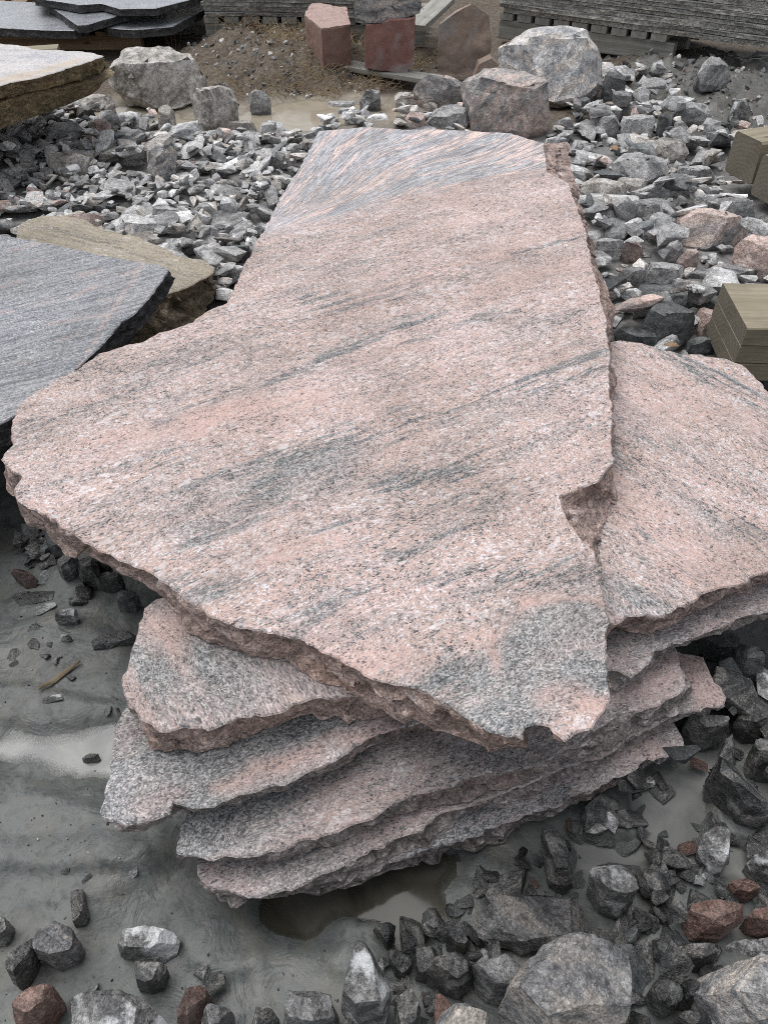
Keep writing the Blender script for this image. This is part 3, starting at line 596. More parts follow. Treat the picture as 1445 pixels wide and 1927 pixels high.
GS = 'pink gneiss slabs fanned out in one stack'
s1['group'] = GS
Z2 = 0.356
pts2 = [(276, 1146), (263, 1183), (248, 1237), (232, 1279), (234, 1316, 237, 1336), (255, 1345, 250, 1392), (284, 1366, 272, 1428), (300, 1378, 306, 1424), (317, 1374, 335, 1422), (346, 1370, 366, 1418), (392, 1376, 400, 1404), (413, 1372, 430, 1403), (450, 1357, 460, 1395), (512, 1345, 500, 1386), (554, 1328, 556, 1370), (579, 1320, 590, 1358), (628, 1314, 630, 1345), (657, 1312),
 (900, 1245), (1146, 1172), (1158, 1173, 1156, 1186), (1180, 1160, 1190, 1194), (1219, 1157, 1222, 1196), (1247, 1160, 1253, 1180), (1264, 1153, 1275, 1172), (1278, 1143, 1293, 1165), (1306, 1131, 1320, 1150), (1320, 1120, 1340, 1140), (1362, 1106, 1372, 1124), (1402, 1100, 1405, 1113), (1445, 1078, 1448, 1096), (1540, 1040), (1640, 985), (1650, 900), (1570, 810), (1490, 765), (1445, 742), (1425, 715), (1400, 690), (1360, 672), (1280, 665), (1220, 648), (1165, 640), (1090, 650), (700, 880), (420, 1040)]
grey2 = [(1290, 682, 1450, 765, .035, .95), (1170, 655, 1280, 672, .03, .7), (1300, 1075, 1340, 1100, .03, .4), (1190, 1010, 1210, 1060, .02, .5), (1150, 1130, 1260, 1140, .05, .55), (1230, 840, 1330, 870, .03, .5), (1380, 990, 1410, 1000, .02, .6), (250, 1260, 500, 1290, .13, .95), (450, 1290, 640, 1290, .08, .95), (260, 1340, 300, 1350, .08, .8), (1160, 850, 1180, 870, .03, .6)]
s2 = px_slab('gneiss_slab', pts2, Z2, 0.272, [M['slab_top'], M['slab_edge']], step=0.010, grid=0.013, jag=0.005, rough=0.012, paint=painter(Z2, grey2, [(270, 1195, 330, 1190, .04, .8), (1330, 1060, 1420, 1040, .05, .4)], seed=2), flow=at(1445, 765, Z2)-at(1290, 682, Z2), seed=2)  # streaks of this slab run across the frame
tag(s2, 'pink gneiss slab second from the top, directly under the large top slab', 'stone slab', GS)
Z3 = 0.266
pts3 = [(230, 1337), (219, 1366), (209, 1424), (199, 1499), (192, 1524), (201, 1538, 206, 1548), (234, 1553, 228, 1570), (263, 1551, 272, 1568), (300, 1540, 310, 1558), (321, 1534, 330, 1550), (327, 1515, 338, 1548), (346, 1519, 380, 1541), (404, 1517, 438, 1525), (450, 1499, 470, 1512), (496, 1486, 510, 1500), (537, 1478, 545, 1490), (587, 1453, 595, 1470), (629, 1432, 640, 1446), (670, 1403, 685, 1420), (712, 1378, 720, 1396), (757, 1368, 775, 1380),
 (950, 1320), (1151, 1261), (1163, 1263), (1186, 1272, 1191, 1282), (1200, 1265, 1210, 1275), (1222, 1249, 1232, 1258), (1228, 1237, 1240, 1246), (1233, 1226, 1248, 1237), (1264, 1218, 1280, 1228), (1298, 1205, 1312, 1216), (1326, 1190, 1345, 1204), (1360, 1181, 1375, 1196), (1402, 1162, 1408, 1182), (1445, 1150, 1449, 1168), (1540, 1110), (1620, 1060), (1600, 960), (1400, 860), (1100, 800), (500, 1120), (300, 1260)]
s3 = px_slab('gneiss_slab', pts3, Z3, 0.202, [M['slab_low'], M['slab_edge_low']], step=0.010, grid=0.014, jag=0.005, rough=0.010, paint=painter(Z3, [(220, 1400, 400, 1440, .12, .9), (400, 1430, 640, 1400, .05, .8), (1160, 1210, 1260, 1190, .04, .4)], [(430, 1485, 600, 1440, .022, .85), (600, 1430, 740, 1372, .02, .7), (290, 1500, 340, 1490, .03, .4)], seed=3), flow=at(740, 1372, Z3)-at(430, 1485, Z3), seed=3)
tag(s3, 'grey gneiss slab with a pink streak, third from the top of the stack', 'stone slab', GS)
Z4 = 0.196
pts4 = [(340, 1549), (334, 1586), (331, 1604), (346, 1613, 350, 1618), (412, 1617, 416, 1625), (487, 1615, 492, 1628), (512, 1604, 520, 1626), (554, 1594, 562, 1612), (595, 1577, 605, 1598), (637, 1565, 650, 1588), (670, 1550, 690, 1575), (711, 1532, 728, 1556), (741, 1512, 765, 1545), (800, 1490, 815, 1528), (860, 1470, 880, 1512), (920, 1449, 925, 1486), (970, 1447, 985, 1475), (1032, 1426, 1045, 1455), (1065, 1412, 1080, 1440), (1111, 1376, 1128, 1416), (1150, 1354, 1165, 1395),
 (1191, 1335, 1205, 1374), (1231, 1327, 1245, 1358), (1264, 1313, 1278, 1343), (1295, 1291, 1303, 1312), (1292, 1275, 1302, 1288), (1275, 1237), (1240, 1150), (1100, 1000), (700, 1180), (450, 1360)]
s4 = px_slab('gneiss_slab', pts4, Z4, 0.136, [M['slab_low'], M['slab_edge_low']], step=0.010, grid=0.014, jag=0.006, rough=0.014, paint=painter(Z4, [(340, 1580, 480, 1570, .07, .7), (420, 1560, 520, 1530, .04, .6)], [(1180, 1290, 1270, 1260, .04, .4)], seed=4), flow=(1, 0.35), seed=4)
tag(s4, 'blotchy pink and white gneiss slab, fourth from the top of the stack', 'stone slab', GS)
Z5 = 0.130
pts5 = [(373, 1619), (375, 1644, 373, 1650), (388, 1665, 388, 1672), (412, 1677), (446, 1683), (479, 1690, 482, 1698), (537, 1681, 542, 1694), (579, 1665, 590, 1686), (620, 1644, 635, 1668), (658, 1619, 676, 1648), (699, 1598, 716, 1628), (741, 1582, 758, 1606), (791, 1557, 806, 1584), (820, 1536, 838, 1562), (879, 1516, 890, 1540), (949, 1491, 960, 1514), (1040, 1455, 1050, 1480), (1130, 1420, 1140, 1442), (1210, 1378, 1218, 1400),
 (1290, 1340, 1296, 1362), (1343, 1332, 1346, 1352), (1365, 1325, 1368, 1340), (1366, 1313), (1351, 1293), (1334, 1268), (1320, 1240), (1275, 1225), (1200, 1100), (700, 1320), (450, 1540)]
s5 = px_slab('gneiss_slab', pts5, Z5, 0.076, [M['slab_low'], M['slab_edge_low']], step=0.010, grid=0.014, jag=0.006, rough=0.013, paint=painter(Z5, [(500, 1650, 640, 1600, .04, .5)], [(1290, 1260, 1340, 1310, .06, .7)], seed=5), flow=(1, 0.4), seed=5)
tag(s5, 'rough pinkish gneiss slab, second from the bottom of the stack', 'stone slab', GS)
Z6 = 0.072
pts6 = [(450, 1660), (520, 1690, 520, 1694), (600, 1672, 606, 1684), (660, 1650, 670, 1668), (710, 1632, 716, 1656), (760, 1612, 770, 1640), (812, 1596, 818, 1628), (850, 1582, 852, 1610), (900, 1576, 902, 1604), (950, 1556, 958, 1580), (1010, 1532, 1016, 1556), (1061, 1510, 1066, 1532), (1118, 1486, 1122, 1508), (1157, 1468, 1160, 1488), (1214, 1437, 1220, 1454), (1253, 1424, 1258, 1438), (1285, 1412, 1286, 1426), (1287, 1396), (1270, 1368), (1240, 1330), (1100, 1250), (700, 1400), (470, 1600)]
s6 = px_slab('gneiss_slab', pts6, Z6, 0.012, [M['slab_low'], M['slab_edge_low']], step=0.010, grid=0.014, jag=0.007, rough=0.015, paint=painter(Z6, [(700, 1610, 900, 1560, .04, .5)], [(1080, 1410, 1200, 1390, .04, .5)], seed=6), flow=(1, 0.45), seed=6)
tag(s6, 'wet weathered gneiss slab at the bottom of the stack, just above the puddle', 'stone slab', GS)

# blue grey slab beside the stack, with a pale vein
ZD = 0.352
ptsD = [(-300, 430), (-120, 428), (0, 441), (60, 452), (120, 463), (180, 478), (240, 488), (300, 497), (319, 507, 330, 524), (308, 525, 322, 549), (280, 562, 282, 602), (255, 590, 250, 638), (230, 605, 226, 655), (199, 643, 196, 690), (146, 694, 150, 736), (60, 765), (19, 790), (-40, 822), (-160, 900), (-420, 1040), (-420, 700)]  # unseen front corners at far left are stretched outward to shade the mud
vein = [(274, 494, 215, 575, .006, .8), (215, 575, 146, 694, .0045, .8)]
sD = px_slab('grey_slab', ptsD, ZD, 0.285, [M['dark_top'], M['dark_edge']], step=0.011, grid=0.012, jag=0.002, rough=0.006, und=0.0015, flow=at(330, 480, ZD)-at(0, 560, ZD), seed=7,
  paint=painter(ZD, [(140, 700, 250, 600, .06, .6), (0, 600, 250, 640, .05, .5)], vein + [(0, 540, 40, 530, .010, .45), (130, 560, 180, 538, .008, .7), (90, 612, 210, 590, .008, .55), (150, 516, 185, 509, .009, .7), (20, 472, 80, 455, .007, .6), (230, 520, 262, 508, .008, .6), (0, 590, 20, 586, .009, .7), (60, 575, 100, 566, .006, .6), (190, 565, 212, 560, .008, .6), (35, 690, 60, 684, .006, .5), (30, 500, 90, 490, .005, .6), (110, 640, 160, 626, .005, .5)], warp=0.008, seed=7))
tag(sD, 'blue grey gneiss slab crossed by a thin pale vein, lying over the tan stone', 'stone slab')
ptsD2 = [(-300, 470), (0, 490), (200, 530), (262, 560), (230, 610), (180, 660), (60, 740), (-40, 810), (-300, 960)]
sD2 = px_slab('grey_slab', ptsD2, 0.281, 0.20, [M['dark_top'], M['dark_edge']], step=0.015, grid=0.05, jag=0.004, rough=0.008, flow=(1, 0.2), seed=8)
tag(sD2, 'dark slab hidden in shade under the blue grey veined slab', 'stone slab')

# tan sandstone slab under it
ZT = 0.215
ptsT = [(31, 437), (42, 419), (78, 408), (125, 405), (162, 414), (218, 437), (265, 447), (311, 465), (330, 478), (389, 487, 400, 500), (403, 500, 416, 520), (402, 511, 418, 545), (372, 526, 410, 570), (340, 540, 395, 590), (311, 552, 375, 612), (260, 600, 320, 640), (150, 620), (31, 500)]
sT = px_slab('sandstone_slab', ptsT, ZT, 0.05, [M['tan_top'], M['tan_edge']], step=0.012, grid=0.013, jag=0.007, rough=0.028, und=0.009, flow=at(330, 480, ZT)-at(60, 420, ZT), seed=9, rows=9, paint=painter(ZT, [(90, 425, 330, 500, .008, .9), (200, 455, 215, 458, .03, .8)], warp=0.01))
tag(sT, 'tan sandstone slab with a crumbling end, partly under the blue grey slab', 'stone slab')

# two ochre-edged flagstones raised above the rubble
ptsF1 = [(-320, 62), (-120, 70), (0, 80), (44, 85), (70, 92), (110, 94), (150, 97), (180, 100), (199, 105, 207, 118), (189, 110, 203, 126), (159, 119, 150, 152), (103, 137, 100, 164), (80, 142, 80, 170), (40, 151, 40, 177), (0, 160, 0, 190), (-120, 190, -120, 222), (-320, 240, -320, 275)]
F1 = px_slab('flagstone', ptsF1, 0.50, 0.402, [M['flag_top'], M['flag_edge']], blocks=False, step=0.016, grid=0.02, jag=0.008, rough=0.014, und=0.004, flow=at(150, 105, .5)-at(0, 95, .5), seed=10, paint=painter(0.5, [(65, 104, 98, 108, .05, .9), (0, 110, 60, 100, .03, .5)], [(150, 115, 40, 145, .05, .8), (0, 155, 60, 142, .05, .8)], seed=10))
tag(F1, 'pale flagstone with ochre edge lying on top of a thicker brown one', 'flagstone')
ptsF2 = [(-320, 80), (0, 100), (150, 108), (207, 124, 205, 140), (217, 134, 213, 146), (212, 142, 205, 150), (180, 152, 176, 178), (150, 158, 127, 198), (80, 172, 64, 223), (51, 176, 40, 232), (0, 195, 0, 246), (-120, 226, -120, 280), (-320, 280, -320, 330)]
F2 = px_slab('flagstone', ptsF2, 0.397, 0.262, [M['flag_edge'], M['flag_edge']], blocks=False, step=0.016, grid=0.03, jag=0.006, rough=0.012, flow=(1, 0), seed=11)
tag(F2, 'thick brown flagstone under the pale ochre-edged one', 'flagstone')

# ------------------------------------------------------------------ timber, pallets, sheets, blocks at the back
def beam(name, A, B, wdt, z0, z1, mats, parent=None, seed=0, jag=0.002, ends=True):
    """sawn beam from A to B (xy), its long axis local x; end faces take the second material"""
    A = np.array(A, float); B = np.array(B, float); L = np.linalg.norm(B-A); u = (B-A)/L
    n = max(2, int(L/0.12)); xs = np.linspace(0, L, n+1); ch = min(wdt, z1-z0)*0.06
    h = z1-z0; w2 = wdt/2
    prof = np.array([(-w2, ch), (-w2+ch, 0), (w2-ch, 0), (w2, ch), (w2, h-ch), (w2-ch, h), (-w2+ch, h), (-w2, h-ch)])
    V = []
    for x in xs:
        for k, (py, pz) in enumerate(prof): V.append((x, py, pz))
    V = np.array(V); V += jag*np.column_stack([noise(V, 9, seed+k) for k in range(3)])
    V[:, 1] += 0.004*noise(V*np.array([1, 0, 0]), 2, seed+8)
    F, fm = [], []
    for i in range(n):
        for k in range(8):
            k2 = (k+1) % 8; F.append([i*8+k, i*8+k2, (i+1)*8+k2, (i+1)*8+k][::-1]); fm.append(0)
    F.append([k for k in range(8)]); fm.append(1); F.append([n*8+k for k in range(8)][::-1]); fm.append(1)
    o = mesh_obj(name, V, F, mats, fmat=fm, smooth=False)
    o.location = (A[0], A[1], z0) if parent is None else Vector((A[0], A[1], z0))-parent.location
    o.rotation_euler = (0, 0, math.atan2(u[1], u[0]))
    if parent is not None: o.parent = parent
    nn = np.array([-u[1], u[0]])*w2
    if parent is None: block(np.array([A-nn, B-nn, B+nn, A+nn]), z1)
    return o
def pallet(label, A, B, depth, h0=0.03, hs=0.13, hd=0.048, bw=0.115, gap=0.033, mats=None, group='pallets under the stacked sheets', seed=0):
    A = np.array(A); B = np.array(B); L = np.linalg.norm(B-A); u = (B-A)/L; v = np.array([-u[1], u[0]])
    t = empty('pallet', (A[0], A[1], h0)); tag(t, label, 'pallet', group)
    for k in range(3):
        o = A + v*(0.05+k*(depth-0.1)/2)
        beam('stringer', o, o+u*L, 0.095, h0, h0+hs, mats, t, seed+k)
    x = 0.0; k = 0
    while x+bw <= L+0.01:
        o = A + u*(x+bw/2) - v*0.012
        beam('deck_board', o, o+v*(depth+0.02), bw+rnd.uniform(-.008, .004), h0+hs+0.002, h0+hs+hd, mats, t, seed+10+k); x += bw+gap; k += 1
    block(np.array([A, B, B+v*depth, A+v*depth]), h0+hs+hd)
    return t, u, v
def sheets(A, u, v, L, depth, z, n, who, seed, th=(0.024, 0.036)):
    ords = ['lowest', 'second', 'third', 'fourth', 'fifth', 'sixth', 'seventh', 'eighth', 'ninth', 'tenth', 'eleventh', 'twelfth']
    for k in range(n):
        t = rnd.uniform(*th); j = lambda s: rnd.uniform(-s, s)
        c = [A+u*(j(.03))-v*(.03+j(.02)), A+u*L*.33-v*(.03+j(.015)), A+u*L*.66-v*(.03+j(.015)), A+u*(L+j(.05))-v*(.03+j(.02)), A+u*(L+j(.05))+v*(depth*.5), A+u*(L+j(.04))+v*depth, A+u*j(.03)+v*depth, A+u*j(.03)+v*depth*.5]
        c = np.array(c)
        o = build_slab('slate_sheet', c, c+rng.uniform(-.008, .008, c.shape), z+t, z, [M['slate_top'], M['slate_edge']], step=0.03, grid=0.12, jag=0.006, rough=0.006, und=0.002, rows=3, flow=u, seed=seed+k)
        lab = ('lowest grey slate sheet of the stack %s' % who) if k == 0 else ('grey slate sheet %s from the bottom of the stack %s' % (ords[k], who) if k < n-1 else 'topmost grey slate sheet of the stack %s' % who)
        tag(o, lab, 'slate sheet', 'slate sheets stacked on pallets')
        z += t+0.003
    return z
OW = [M['oldwood'], M['oldwood']]
A, B = at(392, 88), at(800, 94)
_, u, v = pallet('weathered grey pallet behind the two red blocks', A, B, 0.75, mats=OW, seed=20)
sheets(A+u*0.02, u, v, np.linalg.norm(B-A)-.35, 0.72, 0.212, 7, 'behind the red sandstone blocks', 100)
A, B = at(936, 80), at(1258, 129)
_, u, v = pallet('weathered grey pallet behind the round grey boulder', A, B, 0.85, mats=OW, seed=40)
sheets(A-u*0.0, u, v, np.linalg.norm(B-A)+0.62, 0.85, 0.212, 9, 'behind the round grey boulder', 120)
o = beam('plank', at(778, 62, .2), at(836, 8, .2), 0.16, 0.212, 0.25, OW, seed=60); tag(o, 'grey board end sticking out behind the red block with grey film', 'board')
# brown pallet with polished slabs
A, B = at(-140, 96), at(268, 95)
pb, u, v = pallet('brown wooden pallet under the polished dark slabs', A, B, 1.15, 0.0, 0.10, 0.03, 0.12, 0.07, [M['brownwood'], M['brownwood']], seed=70)
PW = lambda pts, z: W(pts, z)
def pol(pts, zt, th, lab, seed):
    T = PW(pts, zt); o = build_slab('polished_slab', T, T*1.0+rng.uniform(-.004, .004, T.shape), zt, zt-th, [M['polished'], M['dark_edge']], step=0.025, grid=0.05, jag=0.004, rough=0.006, und=0.001, rows=4, flow=(1, 0.25), seed=seed)
    tag(o, lab, 'stone slab', 'polished dark slabs on the brown pallet')
pol([(-160, 48), (0, 52), (60, 56), (140, 58), (168, 48), (120, 20), (60, 4), (-160, -5)], 0.195, 0.055, 'streaked dark slab at the front end of the brown pallet', 81)
pol([(200, 52), (250, 56), (325, 50), (395, 12), (405, -35), (210, -30), (170, 20)], 0.192, 0.055, 'dark slab on the pallet corner beside the slate stack', 82)
pol([(90, 8), (146, 47), (165, 46), (226, 28), (300, 14), (300, -50), (60, -50)], 0.252, 0.05, 'middle dark slab sandwiched between the other polished slabs', 83)
pol([(62, -4), (120, 4), (150, 9), (190, 6), (226, 16), (294, 15), (386, -8), (390, -90), (60, -90)], 0.310, 0.05, 'topmost polished slab with a pale bluish face on the brown pallet', 84)
# bearers that carry the raised flagstones and the blue grey slab
for (a, b, z1, lab) in ((at(-250, 150, .13), at(120, 128, .13), .258, 'timber bearer under the rear of the brown flagstone'), (at(-300, 250, .13), at(-40, 225, .13), .258, 'timber bearer under the front of the brown flagstone')):
    tag(beam('timber_bearer', a, b, .12, .0, z1, [M['timber'], M['timber_end']], seed=90), lab, 'timber', 'bearers in shade')
for (a, b, lab) in ((at(-250, 560, .1), at(120, 570, .1), 'bearer in the shade under the rear of the veined slab'), (at(-250, 760, .1), at(60, 700, .1), 'bearer in the shade under the front of the veined slab')):
    tag(beam('timber_bearer', a, b, .1, .0, .197, [M['timber'], M['timber_end']], seed=91), lab, 'timber', 'bearers in shade')
# plank and blocks
a, b = at(548, 112, .05), at(822, 157, .05)
tag(beam('plank', a, b, .15, .055, .085, [M['oldwood'], M['oldwood']], seed=61), 'grey plank lying under the two red sandstone blocks', 'plank')
def hullmesh(points, cuts=0, facets=0, jit=0.0, seed=0, smooth=0.0, maxlen=None):
    bm = bmesh.new()
    for p in points: bm.verts.new(p)
    r = bmesh.ops.convex_hull(bm, input=bm.verts[:])
    junk = [e for e in r['geom_interior'] if isinstance(e, bmesh.types.BMVert)] + [e for e in r['geom_unused'] if isinstance(e, bmesh.types.BMVert)]
    if junk: bmesh.ops.delete(bm, geom=list(set(junk)), context='VERTS')
    loose = [x for x in bm.verts if not x.link_faces]
    if loose: bmesh.ops.delete(bm, geom=loose, context='VERTS')
    bmesh.ops.recalc_face_normals(bm, faces=bm.faces[:])
    planes = np.array([(*f.normal, f.normal.dot(f.verts[0].co)) for f in bm.faces])
    if facets:
        fr = random.Random(seed+99)
        lo_ = np.array([x.co[:] for x in bm.verts]); c_ = lo_.mean(0)
        for _ in range(facets):
            nrm = np.array([fr.gauss(0, 1), fr.gauss(0, 1), abs(fr.gauss(0, .9))]); nrm /= np.linalg.norm(nrm)
            vv = np.array([x.co[:] for x in bm.verts]); sup = ((vv-c_)@nrm).max()
            co = c_+nrm*sup*fr.uniform(.70, .93)
            rr = bmesh.ops.bisect_plane(bm, geom=bm.verts[:]+bm.edges[:]+bm.faces[:], plane_co=co, plane_no=nrm, clear_outer=True)
            ed = [e for e in rr['geom_cut'] if isinstance(e, bmesh.types.BMEdge)]
            if ed: bmesh.ops.holes_fill(bm, edges=ed)
        bmesh.ops.triangulate(bm, faces=[f for f in bm.faces if len(f.verts) > 3])
        bmesh.ops.remove_doubles(bm, verts=bm.verts[:], dist=1e-4)
        bmesh.ops.recalc_face_normals(bm, faces=bm.faces[:])
    if maxlen:
        for _ in range(5):
            es = [e for e in bm.edges if e.calc_length() > maxlen]
            if not es: break
            bmesh.ops.subdivide_edges(bm, edges=es, cuts=1, use_grid_fill=True)
            bmesh.ops.triangulate(bm, faces=[f for f in bm.faces if len(f.verts) > 3])
    for _ in range(cuts):
        bmesh.ops.subdivide_edges(bm, edges=bm.edges[:], cuts=1, use_grid_fill=True)
    if smooth:
        for _ in range(2): bmesh.ops.smooth_vert(bm, verts=bm.verts[:], factor=smooth, use_axis_x=True, use_axis_y=True, use_axis_z=True)
    bm.normal_update()
    V = np.array([x.co[:] for x in bm.verts]); N = np.array([x.normal[:] for x in bm.verts])
    bm.verts.index_update(); F = [[x.index for x in f.verts] for f in bm.faces]; bm.free()
    return V, N, F, planes
def stone_block(name, front, Y, thick, mats, lab, cat, lean=0.0, jit=0.006, z0=None, taper=1.0, seed=0, maxlen=0.06, topmat=False, group=None, skew=0.0):
    """upright block: its front outline on the plane y = Y, carried back by thick"""
    xz = aty([p[0] for p in front], [p[1] for p in front], Y)
    if z0 is not None: xz[:, 1] += z0-xz[:, 1].min()
    zb = xz[:, 1].min(); c = xz.mean(0)
    pts = [(x, Y+lean*(z-zb), z) for x, z in xz] + [(c[0]+(x-c[0])*taper+skew, Y+thick+lean*(z-zb), c[1]+(z-c[1])*taper if z > c[1] else z) for x, z in xz]
    V, N, F, pl = hullmesh(pts, maxlen=maxlen)
    V = V + N*(jit*fbm(V, 9, seed, 3))[:, None] - N*(0.5*jit*np.abs(noise(V, 25, seed+3)))[:, None]
    V[:, 2] = np.maximum(V[:, 2], zb)
    fm = None
    if topmat:
        fm = [1 if np.cross(V[f[1]]-V[f[0]], V[f[2]]-V[f[0]])[2] > 0.6*np.linalg.norm(np.cross(V[f[1]]-V[f[0]], V[f[2]]-V[f[0]])) else 0 for f in F]
    o = mesh_obj(name, V, F, mats, origin=(c[0], Y+thick/2, zb), fmat=fm, sharp=math.radians(30), attrs={'rc': V*1.0+seed, 'tone': np.ones(len(V))})
    tag(o, lab, cat, group)
    block(np.array([(xz[:, 0].min(), Y), (xz[:, 0].max(), Y), (xz[:, 0].max(), Y+thick), (xz[:, 0].min(), Y+thick)]), xz[:, 1].max())
    return o, xz
# chamfered brown-red block: footprint kept, prism upright
zb = 0.086
foot = [(577, 105), (583, 110), (608, 129), (662, 122), (655, 92), (590, 84)]
fw = W(foot, zb); Yf = fw[2, 1]; zt_ = aty(610, 53, Yf)[1]
pts = [(x, y, zb) for x, y in fw] + [(x, y, zt_+0.05*(y-Yf)) for x, y in fw]
V, N, F, _ = hullmesh(pts, maxlen=0.03); V = V - N*(0.012*np.abs(fbm(V, 14, 3, 3)))[:, None]; V[:, 2] = np.maximum(V[:, 2], zb)
fm = [1 if V[f].mean(0)[2] > zt_-0.01 else 0 for f in F]
o = mesh_obj('sandstone_block', V, F, [M['redblock'], M['redtop']], origin=(*fw.mean(0), zb), fmat=fm, sharp=math.radians(30))
tag(o, 'brown red sandstone block with chamfered corner and chipped pale top', 'stone block'); block(fw, zt_)
Y2 = at(700, 136, .086)[1]
b2, xz2 = stone_block('sandstone_block', [(688, 50), (735, 47), (781, 35), (780, 120), (766, 138), (720, 135), (687, 130)], Y2, 0.30, [M['redgrey']], 'dark red sandstone block with a grey film down its front', 'stone block', seed=5, z0=0.086, jit=0.014, maxlen=.035)
top2 = xz2[:, 1].max()
stone_block('stone_lump', [(667, -40), (667, 46), (720, 45), (760, 38), (790, 28), (794, 6), (780, -40)], Y2+0.06, 0.28, [R['banded']], 'blue grey rough stone resting on top of the dark red block', 'stone block', seed=6, z0=top2-0.045, jit=0.012)
Y3 = at(860, 142, .05)[1]
stone_block('stone_block', [(827, 50), (858, 30), (891, 12), (912, 24), (923, 34), (925, 85), (921, 140), (889, 147), (822, 139), (829, 95)], Y3, 0.10, [M['buffblock']], 'tall buff stone block with a pointed top', 'stone block', lean=0.22, seed=7, z0=0.03, jit=0.013, taper=.93, maxlen=.035)
stone_block('stone_block', [(903, 100), (928, 89), (940, 100), (936, 131), (906, 139), (892, 126)], Y3-0.16, 0.10, [M['buffblock']], 'small buff stone chunk leaning against the tall pointed block', 'stone block', lean=0.3, seed=8, z0=0.03, jit=0.006)
# timbers beyond the slab: two long ones side by side, then a squared stack
TM = [M['timber'], M['timber_end']]
e1, e2 = at(1384, 345, .05), at(1434, 380, .05)
dirT = np.array([0.93, 0.36]); dirT /= np.linalg.norm(dirT)
tag(beam('timber', e1, e1+dirT*1.6, 0.20, .075, .28, TM, seed=63, jag=.005), 'thick timber with a rounded split end beside the pink rubble', 'timber', 'pair of old timbers')
tag(beam('timber', e2, e2+dirT*1.5, 0.19, .055, .25, TM, seed=64, jag=.005), 'shorter timber tucked against the split-ended timber, nearer the slabs', 'timber', 'pair of old timbers')
f0, f1 = at(1372, 616, .26), at(1352, 531, .26)
mid = (f0+f1)/2+np.array([.035, 0]); wd = np.linalg.norm(f1-f0)
zz = 0.05
for k, (h, lab) in enumerate(((.068, 'lowest board of the squared timber stack'), (.068, 'middle board of the squared timber stack'), (.068, 'top board of the squared timber stack, its broad face up'))):
    tag(beam('timber_board', mid+np.array([.001*k, 0]), mid+np.array([1.3, -.06]), wd, zz, zz+h, TM, seed=66+k), lab, 'timber', 'squared timber stack'); zz += h+.002

# ------------------------------------------------------------------ single stones
def rand_rot(r):
    q = np.array([r.gauss(0, 1) for _ in range(4)]); q /= np.linalg.norm(q); a, b, c, d = q
    return np.array([[1-2*(c*c+d*d), 2*(b*c-a*d), 2*(b*d+a*c)], [2*(b*c+a*d), 1-2*(b*b+d*d), 2*(c*d-a*b)], [2*(b*d-a*c), 2*(c*d+a*b), 1-2*(b*b+c*c)]])
def drop_planes(pl, x0, x1, y0, y1):
    j0, j1 = int((x0-HX0)/HC), int((x1-HX0)/HC)+1; i0, i1 = int((y0-HY0)/HC), int((y1-HY0)/HC)+1
    if j0 < 0 or i0 < 0 or j1 >= HNX or i1 >= HNY: return None
    X, Y = np.meshgrid(hxs[j0:j1+1], hys[i0:i1+1])
    up = np.full(X.shape, 1e9); lo = np.full(X.shape, -1e9); ok = np.ones(X.shape, bool)
    for nx_, ny_, nz_, d in pl:
        r = d-nx_*X-ny_*Y
        if nz_ > 1e-4: up = np.minimum(up, r/nz_)
        elif nz_ < -1e-4: lo = np.maximum(lo, r/nz_)
        else: ok &= r >= 0
    ok &= up > lo
    return (i0, i1, j0, j1), up, lo, ok
hero_n = [0]
KEEP = np.zeros((HNY, HNX), bool)
